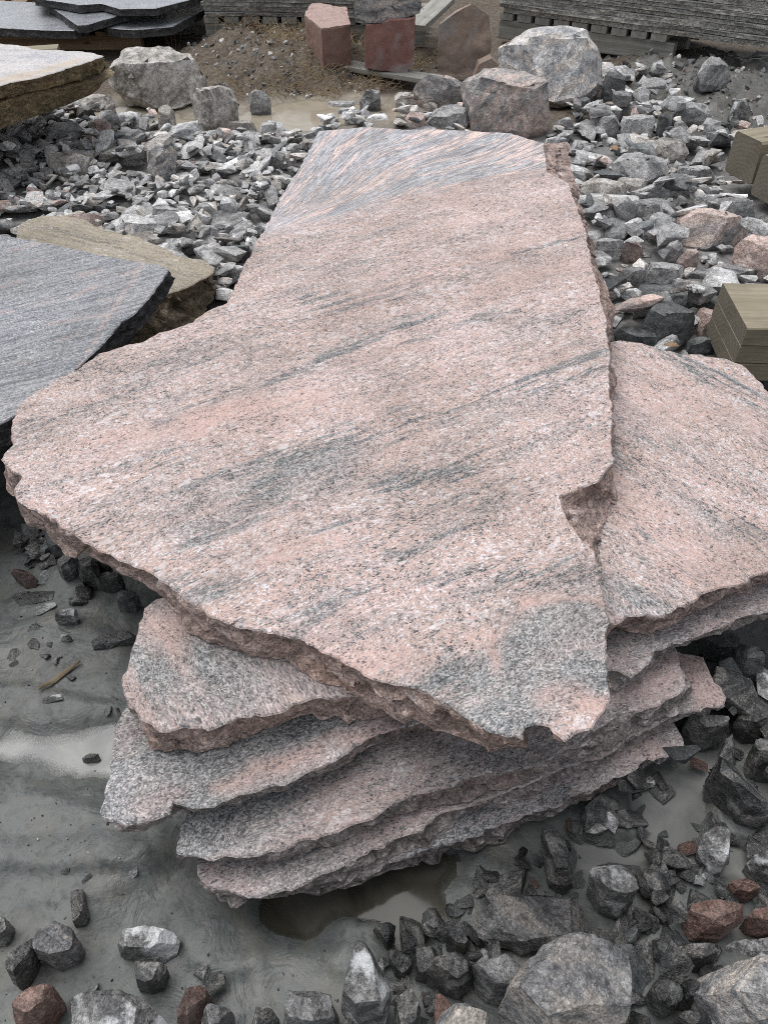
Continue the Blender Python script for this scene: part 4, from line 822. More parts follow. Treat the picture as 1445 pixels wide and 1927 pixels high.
def hero(label, shape, mat, h=None, name='stone', cat='stone', z0=None, group=None, rough=1.0, tone=1.0, seed=None, flat=0.55, facets=5, top=None):
    """one stone from its outline as seen; h its height above what it lies on"""
    hero_n[0] += 1; sd_ = seed if seed is not None else hero_n[0]*7+3; r = random.Random(sd_)
    if len(shape) == 4 and not isinstance(shape[0], tuple):
        x0, y0, x1, y1 = shape; cx, cy = (x0+x1)/2, (y0+y1)/2; k = r.choice((6, 7, 8)); ph = r.uniform(0, 6.28); poly = []
        for i in range(k):
            a = ph+2*math.pi*(i+r.uniform(-.25, .25))/k; ca, sa = math.cos(a), math.sin(a); e = 0.72
            rr = r.uniform(.9, 1.06)
            poly.append((cx+(x1-x0)/2*rr*math.copysign(abs(ca)**e, ca), cy+(y1-y0)/2*rr*math.copysign(abs(sa)**e, sa)))
    else:
        poly = list(shape)
    xs = [p[0] for p in poly]; ys = [p[1] for p in poly]; x0, x1, y0, y1 = min(xs), max(xs), min(ys), max(ys)
    c = at((x0+x1)/2, (y0*0.4+y1*0.6), 0.0)
    g0 = gz_at(*c) if z0 is None else z0
    wm = (x1-x0)/px_per_m(c[1], g0)
    if h is None: h = flat*wm
    for _ in range(14):
        near, far = at((x0+x1)/2, y1, g0+.12*h)[1], at((x0+x1)/2, y0, g0+.85*h)[1]
        if far-near > 0.42*min(wm, (far-near)*9+1e-3) and far-near > 0.3*wm: break
        h *= 0.88
    ring = []
    for px, py in poly:
        t = (y1-py)/(y1-y0); z = g0 + h*(.12+.73*t)
        ring.append((*at(px, py, z), z))
    ring = np.array(ring); ctr = ring.mean(0)
    P = [tuple(p) for p in ring]
    tk = top or r.choice(((.12, .3), (.15, .45), (.3, .6)))
    tl = (r.uniform(-.5, .5), r.uniform(-.5, .5))
    for p in ring:
        k = r.uniform(*tk); s = ctr[:2]+(p[:2]-ctr[:2])*(1-k)
        P.append((s[0], s[1], g0+h*(r.uniform(.84, .98)+.22*(tl[0]*(s[0]-ctr[0])/max(wm, .01)+tl[1]*(s[1]-ctr[1])/max(wm, .01)))))
        s = ctr[:2]+(p[:2]-ctr[:2])*r.uniform(.72, .9)
        P.append((s[0], s[1], g0-.02))
    size = max(wm, .03)
    V, N, F, pl = hullmesh(P, maxlen=size/(16 if x1-x0 > 75 else 10), smooth=.035, facets=facets, seed=sd_)
    seedv = sd_*1.37
    V = V + N*(size*.015*rough*(.7*fbm(V/size, 2.6, sd_, 3, .6) - 1.2*np.abs(noise(V/size, 5.5, sd_+5)) - .7*np.abs(noise(V/size, 13, sd_+6)) - .5*np.abs(noise(V/size, 27, sd_+8))))[:, None]
    ax = rand_rot(r)[0]; lay = noise(np.outer(V@ax/size*11, [1, .0, .0])+V/size*0.6, 1, sd_+9)
    V = V + N*(size*.010*rough*lay)[:, None]
    rot = rand_rot(r)
    org = np.array([ctr[0], ctr[1], g0])
    o = mesh_obj(name, V, F, R[mat], origin=org, sharp=math.radians(19), attrs={'rc': (V-org)@rot.T + np.array([r.uniform(-40, 40) for _ in range(3)]), 'tone': np.full(len(V), tone*r.uniform(.9, 1.1))})
    tag(o, label, cat, group)
    d = drop_planes(pl, V[:, 0].min(), V[:, 0].max(), V[:, 1].min(), V[:, 1].max())
    if d:
        (i0, i1, j0, j1), up, lo, ok = d; sub = HF[i0:i1+1, j0:j1+1]; sub[ok] = np.maximum(sub[ok], up[ok]); KEEP[i0:i1+1, j0:j1+1][ok] = True
    return o

# boulders behind the stack
hero('big beige boulder with a flat top beside the ochre-edged flagstones', [(222, 111), (242, 87), (332, 90), (346, 107), (384, 125), (401, 152), (380, 180), (353, 187), (311, 200), (250, 188), (208, 173), (198, 152), (208, 121)], 'warm', .27, 'boulder', 'boulder', rough=1.9, top=(.08, .25), facets=6)
hero('squarish pale grey boulder at the edge of the tan puddle', [(355, 166), (364, 160), (391, 166), (429, 158), (441, 170), (452, 202), (415, 225), (391, 239), (374, 228), (360, 194)], 'warm', .26, 'boulder', 'boulder')
hero('small lilac grey stone standing in the tan puddle', [(465, 182), (478, 170), (500, 173), (513, 190), (505, 203), (488, 212), (470, 206)], 'grey', .14)
hero('flat pale stone half under the brown flagstone beside the puddle', (128, 176, 220, 208), 'warm', .07)
hero('big rounded grey and beige gneiss boulder in front of the slate stack', [(928, 90), (972, 66), (998, 50), (1051, 44), (1096, 57), (1126, 75), (1151, 102), (1147, 126), (1126, 162), (1096, 185), (1043, 196), (1000, 185), (945, 150)], 'mottled', .42, 'boulder', 'boulder', tone=1.5, top=(.3, .7), facets=5, rough=1.8)
hero('squared boulder with pink striped face and olive side', [(866, 168), (878, 148), (930, 134), (985, 130), (1003, 142), (1024, 170), (1036, 215), (1030, 236), (1000, 250), (950, 244), (880, 212)], 'stripedpink', .32, 'boulder', 'boulder', tone=1.2, top=(.06, .3), facets=5, rough=1.6)
hero('blue grey boulder with a pink patch under the tall buff block', [(775, 172), (795, 143), (850, 140), (880, 150), (886, 168), (862, 195), (835, 201), (798, 192)], 'stripedpink', .22, 'boulder', 'boulder')
hero('flat slate grey stone behind the top slab, between two boulders', [(800, 226), (815, 211), (865, 195), (886, 215), (880, 238), (830, 241)], 'grey', .10)
hero('dark wet stone with a white top in the back puddle', (676, 167, 722, 205), 'wetpale', .12)
hero('tan wedge stone lying beside the blue grey boulder', (738, 172, 792, 198), 'warm', .06)
hero('small pale flat stone in the back puddle', (612, 188, 676, 208), 'pale', .05)
hero('little slate stone in the back puddle shallows', (640, 205, 684, 226), 'grey', .05)
hero('round pale pink stone against the far edge of the top slab', (885, 208, 925, 242), 'pink', .09)
hero('white angular stone at the far corner of the top slab', (1018, 255, 1072, 292), 'pale', .10, tone=1.25)
hero('white flat chip beside the far corner of the top slab', (1072, 262, 1112, 286), 'pale', .05, tone=1.25)
hero('small blue grey stone below the olive-sided boulder', (1042, 220, 1088, 244), 'grey', .06)
hero('peaked grey stone with a pink streak under the overhanging slate sheets', [(1310, 140), (1325, 112), (1342, 106), (1372, 128), (1373, 152), (1345, 162), (1318, 160)], 'grey', .2)
hero('dark chunk just below the peaked grey stone', (1300, 142, 1342, 172), 'dark', .1)
hero('grey muddy stone below the brown gravel patch', (1257, 190, 1346, 230), 'grey', .15)
hero('dark speckled stone in the mud above the old timbers', (1368, 186, 1420, 224), 'wetpale', .14)
hero('dark round stone beside the round grey boulder', (1130, 135, 1178, 190), 'dark', .18)
hero('knobbly grey stone under the round grey boulder', (1110, 195, 1170, 235), 'grey', .12)
hero('upright mottled grey stone in the far rubble', (1120, 215, 1165, 258), 'grey', .15)
hero('long pale stone at the far end of the rubble', (1160, 215, 1240, 258), 'pale', .11)
hero('small pyramid stone at the edge of the mud', (1262, 228, 1296, 262), 'grey', .1)
hero('dark pyramid stone beside the long pale one', (1232, 215, 1265, 255), 'dark', .12)

GL = 'stones in the rubble bed behind the veined slab'
hero('upright tan striped stone standing in the rubble bed', [(277, 320), (281, 275), (300, 250), (322, 245), (334, 290), (330, 335), (300, 342)], 'banded', .20, group=GL, tone=1.15)
hero('slim upright stone behind the tan striped one', (294, 200, 334, 262), 'warm', .16, group=GL)
hero('long flat white stone behind the tan sandstone slab', [(192, 412), (225, 400), (262, 402), (325, 424), (318, 438), (270, 446), (230, 436)], 'pale', .09, group=GL, tone=1.2)
hero('broad pale flat stone in the middle of the rubble bed', [(84, 300), (105, 284), (180, 284), (188, 310), (165, 322), (128, 334), (96, 318)], 'warm', .11, group=GL, tone=1.15)
hero('wedge-shaped grey stone at the near end of the tan puddle', [(214, 252), (222, 242), (270, 245), (275, 258), (248, 270), (220, 268)], 'pale', .09, group=GL)
hero('brown flat-topped stone at the near shore of the tan puddle', (425, 224, 490, 262), 'warm', .13, group=GL, tone=.8)
hero('small white-faced stone on the near shore of the tan puddle', (488, 226, 524, 262), 'pale', .1, group=GL)
hero('pale block of stone between the puddle and the upright tan stone', (330, 224, 392, 262), 'pale', .12, group=GL)
hero('pale rectangular stone in front of the upright tan stone', (278, 386, 338, 414), 'pale', .08, group=GL)
hero('dark pointed stone under the tip of the brown flagstone', (140, 198, 186, 232), 'wet', .13, group=GL)
hero('small pink-white stone between the flagstone and puddle', (172, 222, 212, 262), 'pink', .1, group=GL)
hero('narrow pale grey stone leaning toward the top slab', (370, 420, 418, 458), 'pale', .1, group=GL)
hero('dark squared stone in the gap beside the top slab', (428, 458, 474, 492), 'dark', .1, group=GL)
hero('pale oblong stone close to the top slab', (362, 378, 424, 405), 'pale', .08, group=GL)

GR = 'stones in the rubble bed beyond the second slab'
hero('broad beige flat stone touching the far side of the top slab', [(1088, 352), (1110, 335), (1150, 335), (1186, 352), (1188, 370), (1160, 388), (1110, 372)], 'warm', .11, group=GR, tone=1.1)
hero('large flat slab of grey rubble with a pale edge', [(1145, 318), (1158, 290), (1195, 285), (1230, 302), (1262, 306), (1256, 325), (1215, 342), (1165, 330)], 'grey', .10, group=GR, tone=1.15)
hero('brownish oblong stone with a white top', [(1220, 350), (1240, 332), (1290, 328), (1320, 350), (1300, 372), (1245, 368)], 'pale', .11, group=GR)
hero('smooth yellowish stone half under the beige flat one', (1150, 332, 1218, 366), 'warm', .09, group=GR)
hero('wide greenish grey flat stone in mid rubble', [(1160, 395), (1185, 376), (1240, 370), (1280, 380), (1268, 405), (1220, 416), (1170, 404)], 'grey', .09, group=GR, tone=.85)
hero('large pinkish boulder with a white crusted patch', [(1270, 412), (1308, 388), (1360, 395), (1424, 436), (1390, 455), (1330, 466), (1280, 445)], 'stripedpink', .15, group=GR, tone=1.35)
hero('pink granite boulder cut by the edge of the picture above the timber stack', [(1374, 470), (1400, 448), (1450, 440), (1500, 470), (1490, 520), (1440, 525), (1400, 500)], 'pink', .15, group=GR, tone=1.15)
hero('white-streaked dark stone behind the squared timber stack', [(1298, 524), (1320, 502), (1370, 492), (1420, 500), (1432, 520), (1380, 534), (1320, 536)], 'banded', .11, group=GR, tone=1.1)
hero('long flat dark green stone in front of the timber stack', [(1194, 548), (1205, 533), (1300, 540), (1333, 552), (1330, 576), (1290, 580), (1215, 562)], 'dark', .08, group=GR)
hero('large dark angular boulder under the flat green stone', [(1203, 600), (1222, 567), (1262, 572), (1304, 596), (1310, 625), (1280, 652), (1235, 645), (1206, 620)], 'dark', .15, group=GR)
hero('dark flat stone against the far edge of the second slab', [(1152, 625), (1165, 612), (1205, 620), (1240, 645), (1235, 660), (1190, 655)], 'dark', .07, group=GR)
hero('angular two-toned grey stone in mid rubble', [(1214, 425), (1222, 408), (1240, 400), (1278, 425), (1276, 450), (1240, 455), (1220, 442)], 'grey', .11, group=GR)
hero('mottled grey stone in the corner of rubble beside the top slab', (1114, 445, 1178, 490), 'grey', .1, group=GR, tone=1.1)
hero('reddish grey stone next to the mottled grey one', (1168, 452, 1210, 494), 'pink', .1, group=GR, tone=.75)
hero('pale speckled cube of stone in the mid rubble', (1246, 452, 1284, 496), 'pale', .1, group=GR)
hero('pale pink lump beside the speckled cube', (1270, 468, 1316, 508), 'pink', .09, group=GR)
hero('grey flat stone with white smear above the green one', (1200, 490, 1296, 536), 'grey', .09, group=GR)
hero('dull purple grey wedge beside the top slab', (1158, 500, 1222, 545), 'grey', .1, group=GR, tone=.8)
hero('mud-topped pale stone near the old timbers', (1216, 258, 1300, 302), 'warm', .09, group=GR, tone=.9)
hero('pale fissured stone lying under the old timbers', (1326, 368, 1440, 415), 'grey', .09, group=GR)
hero('dark stone in the shade under the old timbers', (1268, 310, 1345, 345), 'grey', .08, group=GR)
hero('grey tabular stone beside the timber stack', (1308, 570, 1346, 636), 'pink', .09, group=GR, tone=.85)
hero('dark stone between the timber stack and the second slab', (1288, 632, 1348, 668), 'dark', .08, group=GR)
hero('dark pebble in the gap under the timber stack', (1418, 690, 1470, 735), 'dark', .1, group=GR)

GB = 'wet stones in the mud before the stack'
hero('large pale gneiss boulder with tan bands at the lower edge, nearest of all', [(930, 1900), (955, 1840), (1020, 1775), (1090, 1742), (1170, 1745), (1190, 1790), (1188, 1860), (1172, 1960), (1080, 2010), (960, 2000)], 'banded', .22, 'boulder', 'boulder', tone=.8, top=(.1, .3), group=GB)
hero('dark flat banded stone behind the large pale gneiss boulder', [(880, 1700), (930, 1680), (1040, 1680), (1118, 1695), (1125, 1735), (1080, 1790), (1000, 1808), (900, 1765)], 'banded', .13, tone=.42, group=GB)
hero('rounded grey stone leaning on the large pale gneiss boulder', [(880, 1825), (892, 1798), (930, 1785), (965, 1795), (1000, 1850), (985, 1895), (940, 1890), (900, 1880)], 'grey', .14, group=GB, tone=.6)
hero('dark brown rounded stone beside the brown puddle', [(798, 1830), (815, 1800), (860, 1788), (892, 1815), (890, 1855), (862, 1880), (820, 1865)], 'wet', .12, group=GB, tone=1.5)
hero('tall speckled white stone standing at the mud edge', [(640, 1905), (655, 1820), (672, 1762), (690, 1775), (712, 1830), (740, 1870), (722, 1940), (680, 1960)], 'wetpale', .17, group=GB)
hero('narrow striped dark stone beside the tall speckled one', (738, 1852, 794, 1960), 'wet', .12, group=GB, tone=1.6)
hero('rounded grey gneiss cobble cut by the lower edge', (808, 1878, 936, 1980), 'banded', .15, group=GB, tone=.75)
hero('dark rust-spotted stone next to the brown puddle', (836, 1738, 886, 1800), 'wet', .1, group=GB, tone=1.3)
hero('black triangular chip in the brown puddle', [(698, 1742), (720, 1732), (746, 1738), (740, 1770), (728, 1786)], 'wet', .04, group=GB)
hero('black wet wedge with a pale glint near the brown puddle', [(728, 1790), (745, 1778), (775, 1782), (776, 1820), (758, 1848), (742, 1835)], 'wet', .06, group=GB)
hero('black upright chip between two wet stones', [(782, 1780), (825, 1778), (820, 1825), (800, 1852), (780, 1845)], 'wet', .06, group=GB)
hero('squat dark post-like stone with a white wet top', [(1108, 1640), (1130, 1616), (1165, 1618), (1190, 1640), (1188, 1705), (1160, 1730), (1125, 1712)], 'wetpale', .14, group=GB, tone=.75)
hero('long dark upright stone at the slab edge in the water', [(1018, 1560), (1055, 1555), (1062, 1620), (1080, 1672), (1055, 1682), (1032, 1668)], 'wet', .10, group=GB, tone=1.2)
hero('white-faced stone standing in the grey puddle', [(1312, 1600), (1325, 1560), (1350, 1550), (1374, 1560), (1370, 1620), (1352, 1652), (1330, 1645)], 'wetpale', .12, group=GB, tone=1.25)
hero('red brown granite stone in the mud', [(1295, 1720), (1305, 1692), (1350, 1688), (1398, 1702), (1398, 1735), (1350, 1772), (1298, 1765)], 'wetpink', .12, group=GB, tone=1.25)
hero('red granite stone at the picture edge beside the red brown one', [(1398, 1730), (1420, 1708), (1470, 1700), (1480, 1750), (1430, 1766), (1405, 1755)], 'wetpink', .11, group=GB, tone=1.3)
hero('small pink stone in the grey puddle', [(1370, 1660), (1385, 1645), (1420, 1662), (1426, 1685), (1400, 1698), (1376, 1685)], 'wetpink', .07, group=GB, tone=1.35)
hero('boldly striped white and grey gneiss boulder in the near corner', [(1300, 1835), (1340, 1798), (1420, 1788), (1520, 1800), (1520, 1930), (1430, 1990), (1345, 1950)], 'banded', .18, 'boulder', 'boulder', tone=1.0, group=GB)
hero('low grey stone behind the striped corner boulder', [(1345, 1790), (1380, 1768), (1470, 1762), (1480, 1795), (1400, 1805)], 'wetpale', .07, group=GB)
hero('dark flat triangular stone stuck in the mud', [(1228, 1760), (1240, 1757), (1268, 1785), (1268, 1800), (1248, 1826), (1230, 1812)], 'wet', .04, group=GB, tone=1.5)
hero('thin dark sliver lying in the mud', [(1220, 1712), (1230, 1698), (1238, 1722), (1262, 1748), (1255, 1752), (1230, 1725)], 'wet', .025, group=GB)
hero('rounded black stone beside the large pale gneiss boulder', [(1217, 1870), (1232, 1842), (1265, 1836), (1282, 1870), (1275, 1905), (1240, 1918), (1222, 1900)], 'wet', .1, group=GB, tone=1.2)
hero('angular black stone under the striped corner boulder', (1272, 1838, 1332, 1905), 'wet', .1, group=GB, tone=1.1)
hero('black stone at the lower edge between two boulders', (1270, 1895, 1345, 1960), 'wet', .1, group=GB)
hero('dark angular stone behind the striped corner boulder', [(1278, 1776), (1300, 1770), (1345, 1775), (1350, 1800), (1310, 1830), (1285, 1820)], 'wet', .08, group=GB, tone=1.6)
hero('long dark boulder with a rusty end in the grey puddle', [(1328, 1450), (1345, 1425), (1375, 1430), (1430, 1495), (1455, 1545), (1425, 1562), (1390, 1540)], 'wet', .13, 'boulder', 'boulder', tone=1.5, group=GB)
hero('dark block under the corner of the bottom slabs', [(1285, 1360), (1300, 1340), (1365, 1335), (1372, 1375), (1355, 1402), (1310, 1410)], 'wet', .13, group=GB, tone=1.3)
hero('dark stone with a white wet face at the picture edge', [(1405, 1620), (1425, 1598), (1470, 1600), (1475, 1665), (1430, 1672), (1410, 1655)], 'wetpale', .1, group=GB)
GD = 'dark stones in the shade beside the stack'
hero('smooth dark stone just outside the corner of the fifth slab', (1336, 1238, 1392, 1312), 'dark', .12, group=GD, tone=.75)
hero('tall dark stone behind the smooth one', (1366, 1208, 1442, 1300), 'dark', .14, group=GD, tone=.7)
hero('round black stone next to the slab corner', (1366, 1275, 1424, 1340), 'wet', .12, group=GD, tone=1.1)
hero('dark brown stone above the rusty-ended boulder', (1376, 1335, 1442, 1398), 'wet', .1, group=GD, tone=1.4)
hero('dark stone with a wet rim at the picture edge', (1406, 1380, 1490, 1470), 'wet', .13, group=GD, tone=1.5)
hero('grey flat stone in shade under the third slab', (1318, 1190, 1402, 1245), 'dark', .07, group=GD, tone=.8)
hero('dark stone in the deep shade under the third slab edge', (1412, 1215, 1480, 1290), 'dark', .12, group=GD, tone=.7)

GM = 'stones stuck in the mud beside the stack'
hero('speckled black and white boulder at the lower edge of the mud', [(104, 1895), (150, 1868), (230, 1858), (275, 1880), (322, 1920), (330, 1970), (200, 2000), (110, 1960)], 'wetpale', .14, 'boulder', 'boulder', group=GM, tone=1.1)
hero('orange pink stone at the lower edge of the mud', [(30, 1900), (45, 1862), (95, 1845), (115, 1868), (100, 1905), (90, 1950), (35, 1950)], 'wetpink', .12, group=GM, tone=1.6)
hero('round striped brown stone half sunk in the mud', [(62, 1770), (72, 1738), (100, 1730), (135, 1745), (156, 1775), (148, 1805), (110, 1826), (75, 1812)], 'banded', .10, group=GM, tone=.75)
hero('jagged dark stone beside the round striped one', [(18, 1805), (40, 1772), (66, 1758), (62, 1812), (45, 1870), (25, 1850)], 'wet', .1, group=GM, tone=1.4)
hero('white smeared stone resting on a small dark one in the mud', [(218, 1775), (232, 1748), (275, 1740), (345, 1752), (335, 1790), (315, 1818), (262, 1812), (225, 1802)], 'wetpale', .10, group=GM, tone=1.35)
hero('small square dark stone in front of the white smeared one', [(248, 1808), (290, 1808), (314, 1815), (310, 1858), (285, 1870), (254, 1862)], 'wet', .07, group=GM, tone=1.8)
hero('black stick-shaped stone upright in the mud', [(130, 1668), (152, 1663), (160, 1700), (168, 1725), (160, 1742), (142, 1746), (136, 1705)], 'wet', .05, group=GM)
hero('stone with a red streak and white rim', [(330, 1905), (350, 1862), (375, 1847), (396, 1862), (385, 1910), (365, 1950), (335, 1945)], 'wetpink', .1, group=GM, tone=1.0)
hero('speckled dark stone beside the red-streaked one', (376, 1885, 442, 1960), 'wetpale', .1, group=GM)
hero('speckled brown stone at the lower edge, mid mud', [(520, 1885), (535, 1865), (590, 1855), (622, 1870), (645, 1930), (600, 1960), (530, 1950)], 'wetpale', .11, group=GM, tone=.75)
hero('small wedge of dark stone beside the speckled brown one', (470, 1890, 528, 1965), 'wet', .08, group=GM, tone=1.5)
hero('dark half-buried stone at the edge of the mud', (-25, 1718, 22, 1782), 'wet', .06, group=GM, tone=1.6)
hero('dark long stone lying in mud against the second slab', [(166, 1205), (190, 1195), (235, 1188), (262, 1182), (258, 1205), (225, 1222), (170, 1222)], 'wet', .05, group=GM, tone=1.3)
hero('grey rounded stone half buried in mud below the black chips', (102, 1140, 152, 1176), 'wetpale', .05, group=GM, tone=.75)
hero('pale-faced stone among dark ones under the top slab', [(106, 1055), (125, 1042), (148, 1045), (140, 1078), (122, 1092), (108, 1075)], 'wetpale', .07, group=GM, tone=.8)
hero('mottled stone under the overhang of the top slab', [(84, 1010), (100, 1000), (130, 1008), (125, 1045), (98, 1055)], 'dark', .07, group=GM, tone=.8)
hero('dark lump beside the pale-faced stone', (142, 1046, 196, 1110), 'wet', .09, group=GM, tone=1.4)
hero('black shard against the overhang of the top slab', (170, 1040, 212, 1086), 'wet', .08, group=GM)
hero('small black stone below the dark lump', (138, 1092, 174, 1128), 'wet', .05, group=GM)
hero('black flat chip in the mud under the dark lump', (126, 1122, 168, 1142), 'wet', .03, group=GM)
hero('dark ribbed stone tucked under the top slab edge', (186, 1074, 236, 1112), 'wet', .07, group=GM, tone=1.2)
hero('brown grey stone where the mud meets the second slab', (220, 1106, 262, 1150), 'dark', .07, group=GM, tone=.9)
hero('black oblong chip beside the broken brick', [(8, 1130), (30, 1115), (70, 1108), (104, 1112), (100, 1128), (40, 1142)], 'wet', .04, group=GM)
hero('tiny triangular stone in open mud', (112, 1190, 136, 1208), 'wetpale', .02, group=GM, tone=.8)
hero('wet chip lying in the milky puddle', (152, 1416, 192, 1440), 'wet', .03, group=GM)
o = hero('dark red broken brick lying in the mud', [(20, 1078), (28, 1066), (44, 1070), (74, 1092), (70, 1106), (50, 1108)], 'wetpink', .05, 'brick_shard', 'brick', rough=.5, tone=.5)

# ------------------------------------------------------------------ loose rubble: a library of broken shapes dropped into the beds
def make_proto(i, cuts):
    r = random.Random(500+i); P = []
    n = r.randint(9, 15); box = r.random() < .55
    for _ in range(n):
        if box:
            v = [r.uniform(-1, 1) for _ in range(3)]; k = r.randrange(3); v[k] = math.copysign(1, v[k])
            v = [x*r.uniform(.82, 1) for x in v]
        else:
            v = np.array([r.gauss(0, 1) for _ in range(3)]); v = v/np.linalg.norm(v)*r.uniform(.85, 1.05)
        P.append(tuple(v))
    P = np.array(P); P = (P-(P.min(0)+P.max(0))/2)/(P.max(0)-P.min(0))
    V, N, F, pl = hullmesh([tuple(p) for p in P], cuts=cuts, smooth=.12)
    V = V + N*(.035*fbm(V, 3.1, i, 2)-.03*np.abs(noise(V, 6, i+3)))[:, None]
    return V, F, pl
NPROTO = 26
protoM = [make_proto(i, 2) for i in range(NPROTO)]
protoL = [make_proto(i, 1) for i in range(NPROTO)]
recs = []
def fill(region, n, smin, smax, zone, mats, maxup, power=2.0, sink=.15, flatk=(.26, .70), zlev=0.0, wet=False):
    poly = W(region, 0.0); lo, hi = poly.min(0), poly.max(0)
    sizes = sorted([smin+(smax-smin)*rnd.random()**power for _ in range(n)], reverse=True)
    for s in sizes:
        best = None
        for _ in range(7):
            for _t in range(40):
                x, y = rnd.uniform(lo[0], hi[0]), rnd.uniform(lo[1], hi[1])
                if inside(np.array([[x, y]]), poly)[0]: break
            else: continue
            i, j = int((y-HY0)/HC), int((x-HX0)/HC)
            if not (0 <= i < HNY and 0 <= j < HNX): continue
            hh = HF[i, j]-HG[i, j]
            if best is None or hh < best[0]: best = (hh, x, y)
        if best is None or best[0] > maxup: continue
        _, x, y = best
        k = rnd.randrange(NPROTO)
        sc = np.array([s*rnd.uniform(.95, 1.45), s*rnd.uniform(.55, .95), s*rnd.uniform(*flatk)])
        ya = rnd.uniform(0, 6.283); ti = rnd.gauss(0, .28); ta = rnd.uniform(0, 6.283)
        Rz = np.array([[math.cos(ya), -math.sin(ya), 0], [math.sin(ya), math.cos(ya), 0], [0, 0, 1]])
        ax = np.array([math.cos(ta), math.sin(ta), 0]); K = np.array([[0, 0, ax[1]], [0, 0, -ax[0]], [-ax[1], ax[0], 0]])
        Rt = np.eye(3)+math.sin(ti)*K+(1-math.cos(ti))*K@K
        Mx = Rt@Rz@np.diag(sc); Mi = np.linalg.inv(Mx).T
        pl0 = protoM[k][2]; nn = pl0[:, :3]@Mi.T; dd = pl0[:, 3]
        pl = np.column_stack([nn, dd+nn@np.array([x, y, 0])])
        ext = np.abs(Mx).sum(1)*.55
        d = drop_planes(pl, x-ext[0], x+ext[0], y-ext[1], y+ext[1])
        if d is None: continue
        (i0, i1, j0, j1), up, lo_, ok = d
        if ok.sum() < 2 or KEEP[i0:i1+1, j0:j1+1][ok].mean() > .22: continue
        sub = HF[i0:i1+1, j0:j1+1]; gap = (sub-lo_)[ok]
        if (sub[ok]-HG[i0:i1+1, j0:j1+1][ok]).max() > maxup+.09: continue
        z = np.percentile(gap, 88) - sink*s*.3
        if z + (up[ok].max()) - HG[i0:i1+1, j0:j1+1][ok].mean() > maxup+.6*s+.05: continue
        sub[ok] = np.maximum(sub[ok], up[ok]+z)
        vis = s*px_per_m(max(y, .3))
        mk = rnd.choices([m for m, _ in mats], [c for _, c in mats])[0]
        recs.append(dict(k=k, M=Mx, t=np.array([x, y, z]), mat=mk, zone=zone, s=s, vis=vis, y=y, tone=rnd.choice((rnd.uniform(.65, .95), rnd.uniform(.9, 1.3), rnd.uniform(1.1, 1.8)))*(1.0 if 'mud' in zone or 'shade' in zone else 1.14)))
dry = (('grey', 6), ('pale', 8), ('warm', 2.8), ('dark', 1.0), ('pink', .5), ('mottled', 2))
LEFT = [(-220, 250), (-60, 225), (130, 205), (190, 232), (300, 240), (420, 256), (540, 250), (598, 256), (560, 330), (500, 440), (440, 560), (400, 620), (300, 600), (-220, 560)]
RIGHT = [(1040, 248), (1110, 215), (1230, 240), (1300, 262), (1445, 250), (1700, 260), (1750, 620), (1600, 800), (1440, 740), (1300, 670), (1130, 660), (1075, 330)]
BACKM = [(590, 205), (760, 196), (900, 215), (1060, 245), (1060, 262), (600, 250)]
FARR = [(1060, 150), (1160, 130), (1260, 180), (1300, 262), (1120, 250), (1040, 200)]
WETR = [(1000, 1590), (1150, 1500), (1290, 1420), (1380, 1210), (1560, 1150), (1700, 1500), (1650, 1990), (640, 2000), (690, 1800), (880, 1690)]
UNDR = [(1290, 1420), (1340, 1240), (1560, 1130), (1700, 1300), (1600, 1480), (1400, 1440)]
fill(LEFT, 520, .065, .17, 'rubble between tan puddle and veined slab', dry, .10, 1.7)
fill(LEFT, 900, .03, .075, 'rubble between tan puddle and veined slab', dry, .12, 1.5)
fill(RIGHT, 260, .075, .20, 'rubble between slab stack and timbers', (('grey', 7), ('pale', 2.5), ('warm', 1.3), ('dark', 3), ('pink', .7), ('mottled', 3)), .09, 1.7)
fill(RIGHT, 480, .03, .08, 'rubble between slab stack and timbers', dry, .12, 1.5)
fill(BACKM, 60, .06, .13, 'strip between top slab and back puddle', dry, .05, 1.5)
fill(FARR, 90, .06, .16, 'heap under the round grey boulder', dry, .06, 1.6)
wetm = (('wet', 8), ('wetpale', 1.3), ('dark', .8), ('wetpink', .45))
fill(UNDR, 40, .07, .15, 'shade beyond the slab corner', wetm, .08, 1.4, .5)
fill(WETR, 260, .03, .095, 'mud before the slabs', wetm, .05, 1.6, 1.0)
fill(WETR, 700, .012, .042, 'mud before the slabs', wetm, .05, 1.4, 1.0)
MUDL = [(-60, 960), (60, 960), (250, 1120), (250, 1340), (180, 1350), (-60, 1340)]
fill(MUDL, 60, .010, .055, 'mud beside the top slab', (('wet', 5), ('wetpale', 2), ('dark', 2)), .03, 1.8, 1.0)
UNDL = [(40, 960), (110, 985), (270, 1110), (262, 1160), (180, 1130), (90, 1080), (40, 1030)]
fill(UNDL, 60, .025, .075, 'shade under the near edge of the top slab', (('wet', 6), ('wetpale', 2), ('dark', 2)), .05, 1.5, .7)
MUDF = [(-60, 1640), (300, 1640), (480, 1760), (640, 1780), (640, 1990), (-60, 1990)]
fill(MUDF, 45, .010, .045, 'mud in front of the stack', (('wet', 5), ('wetpale', 2), ('dark', 2)), .03, 1.9, 1.0)

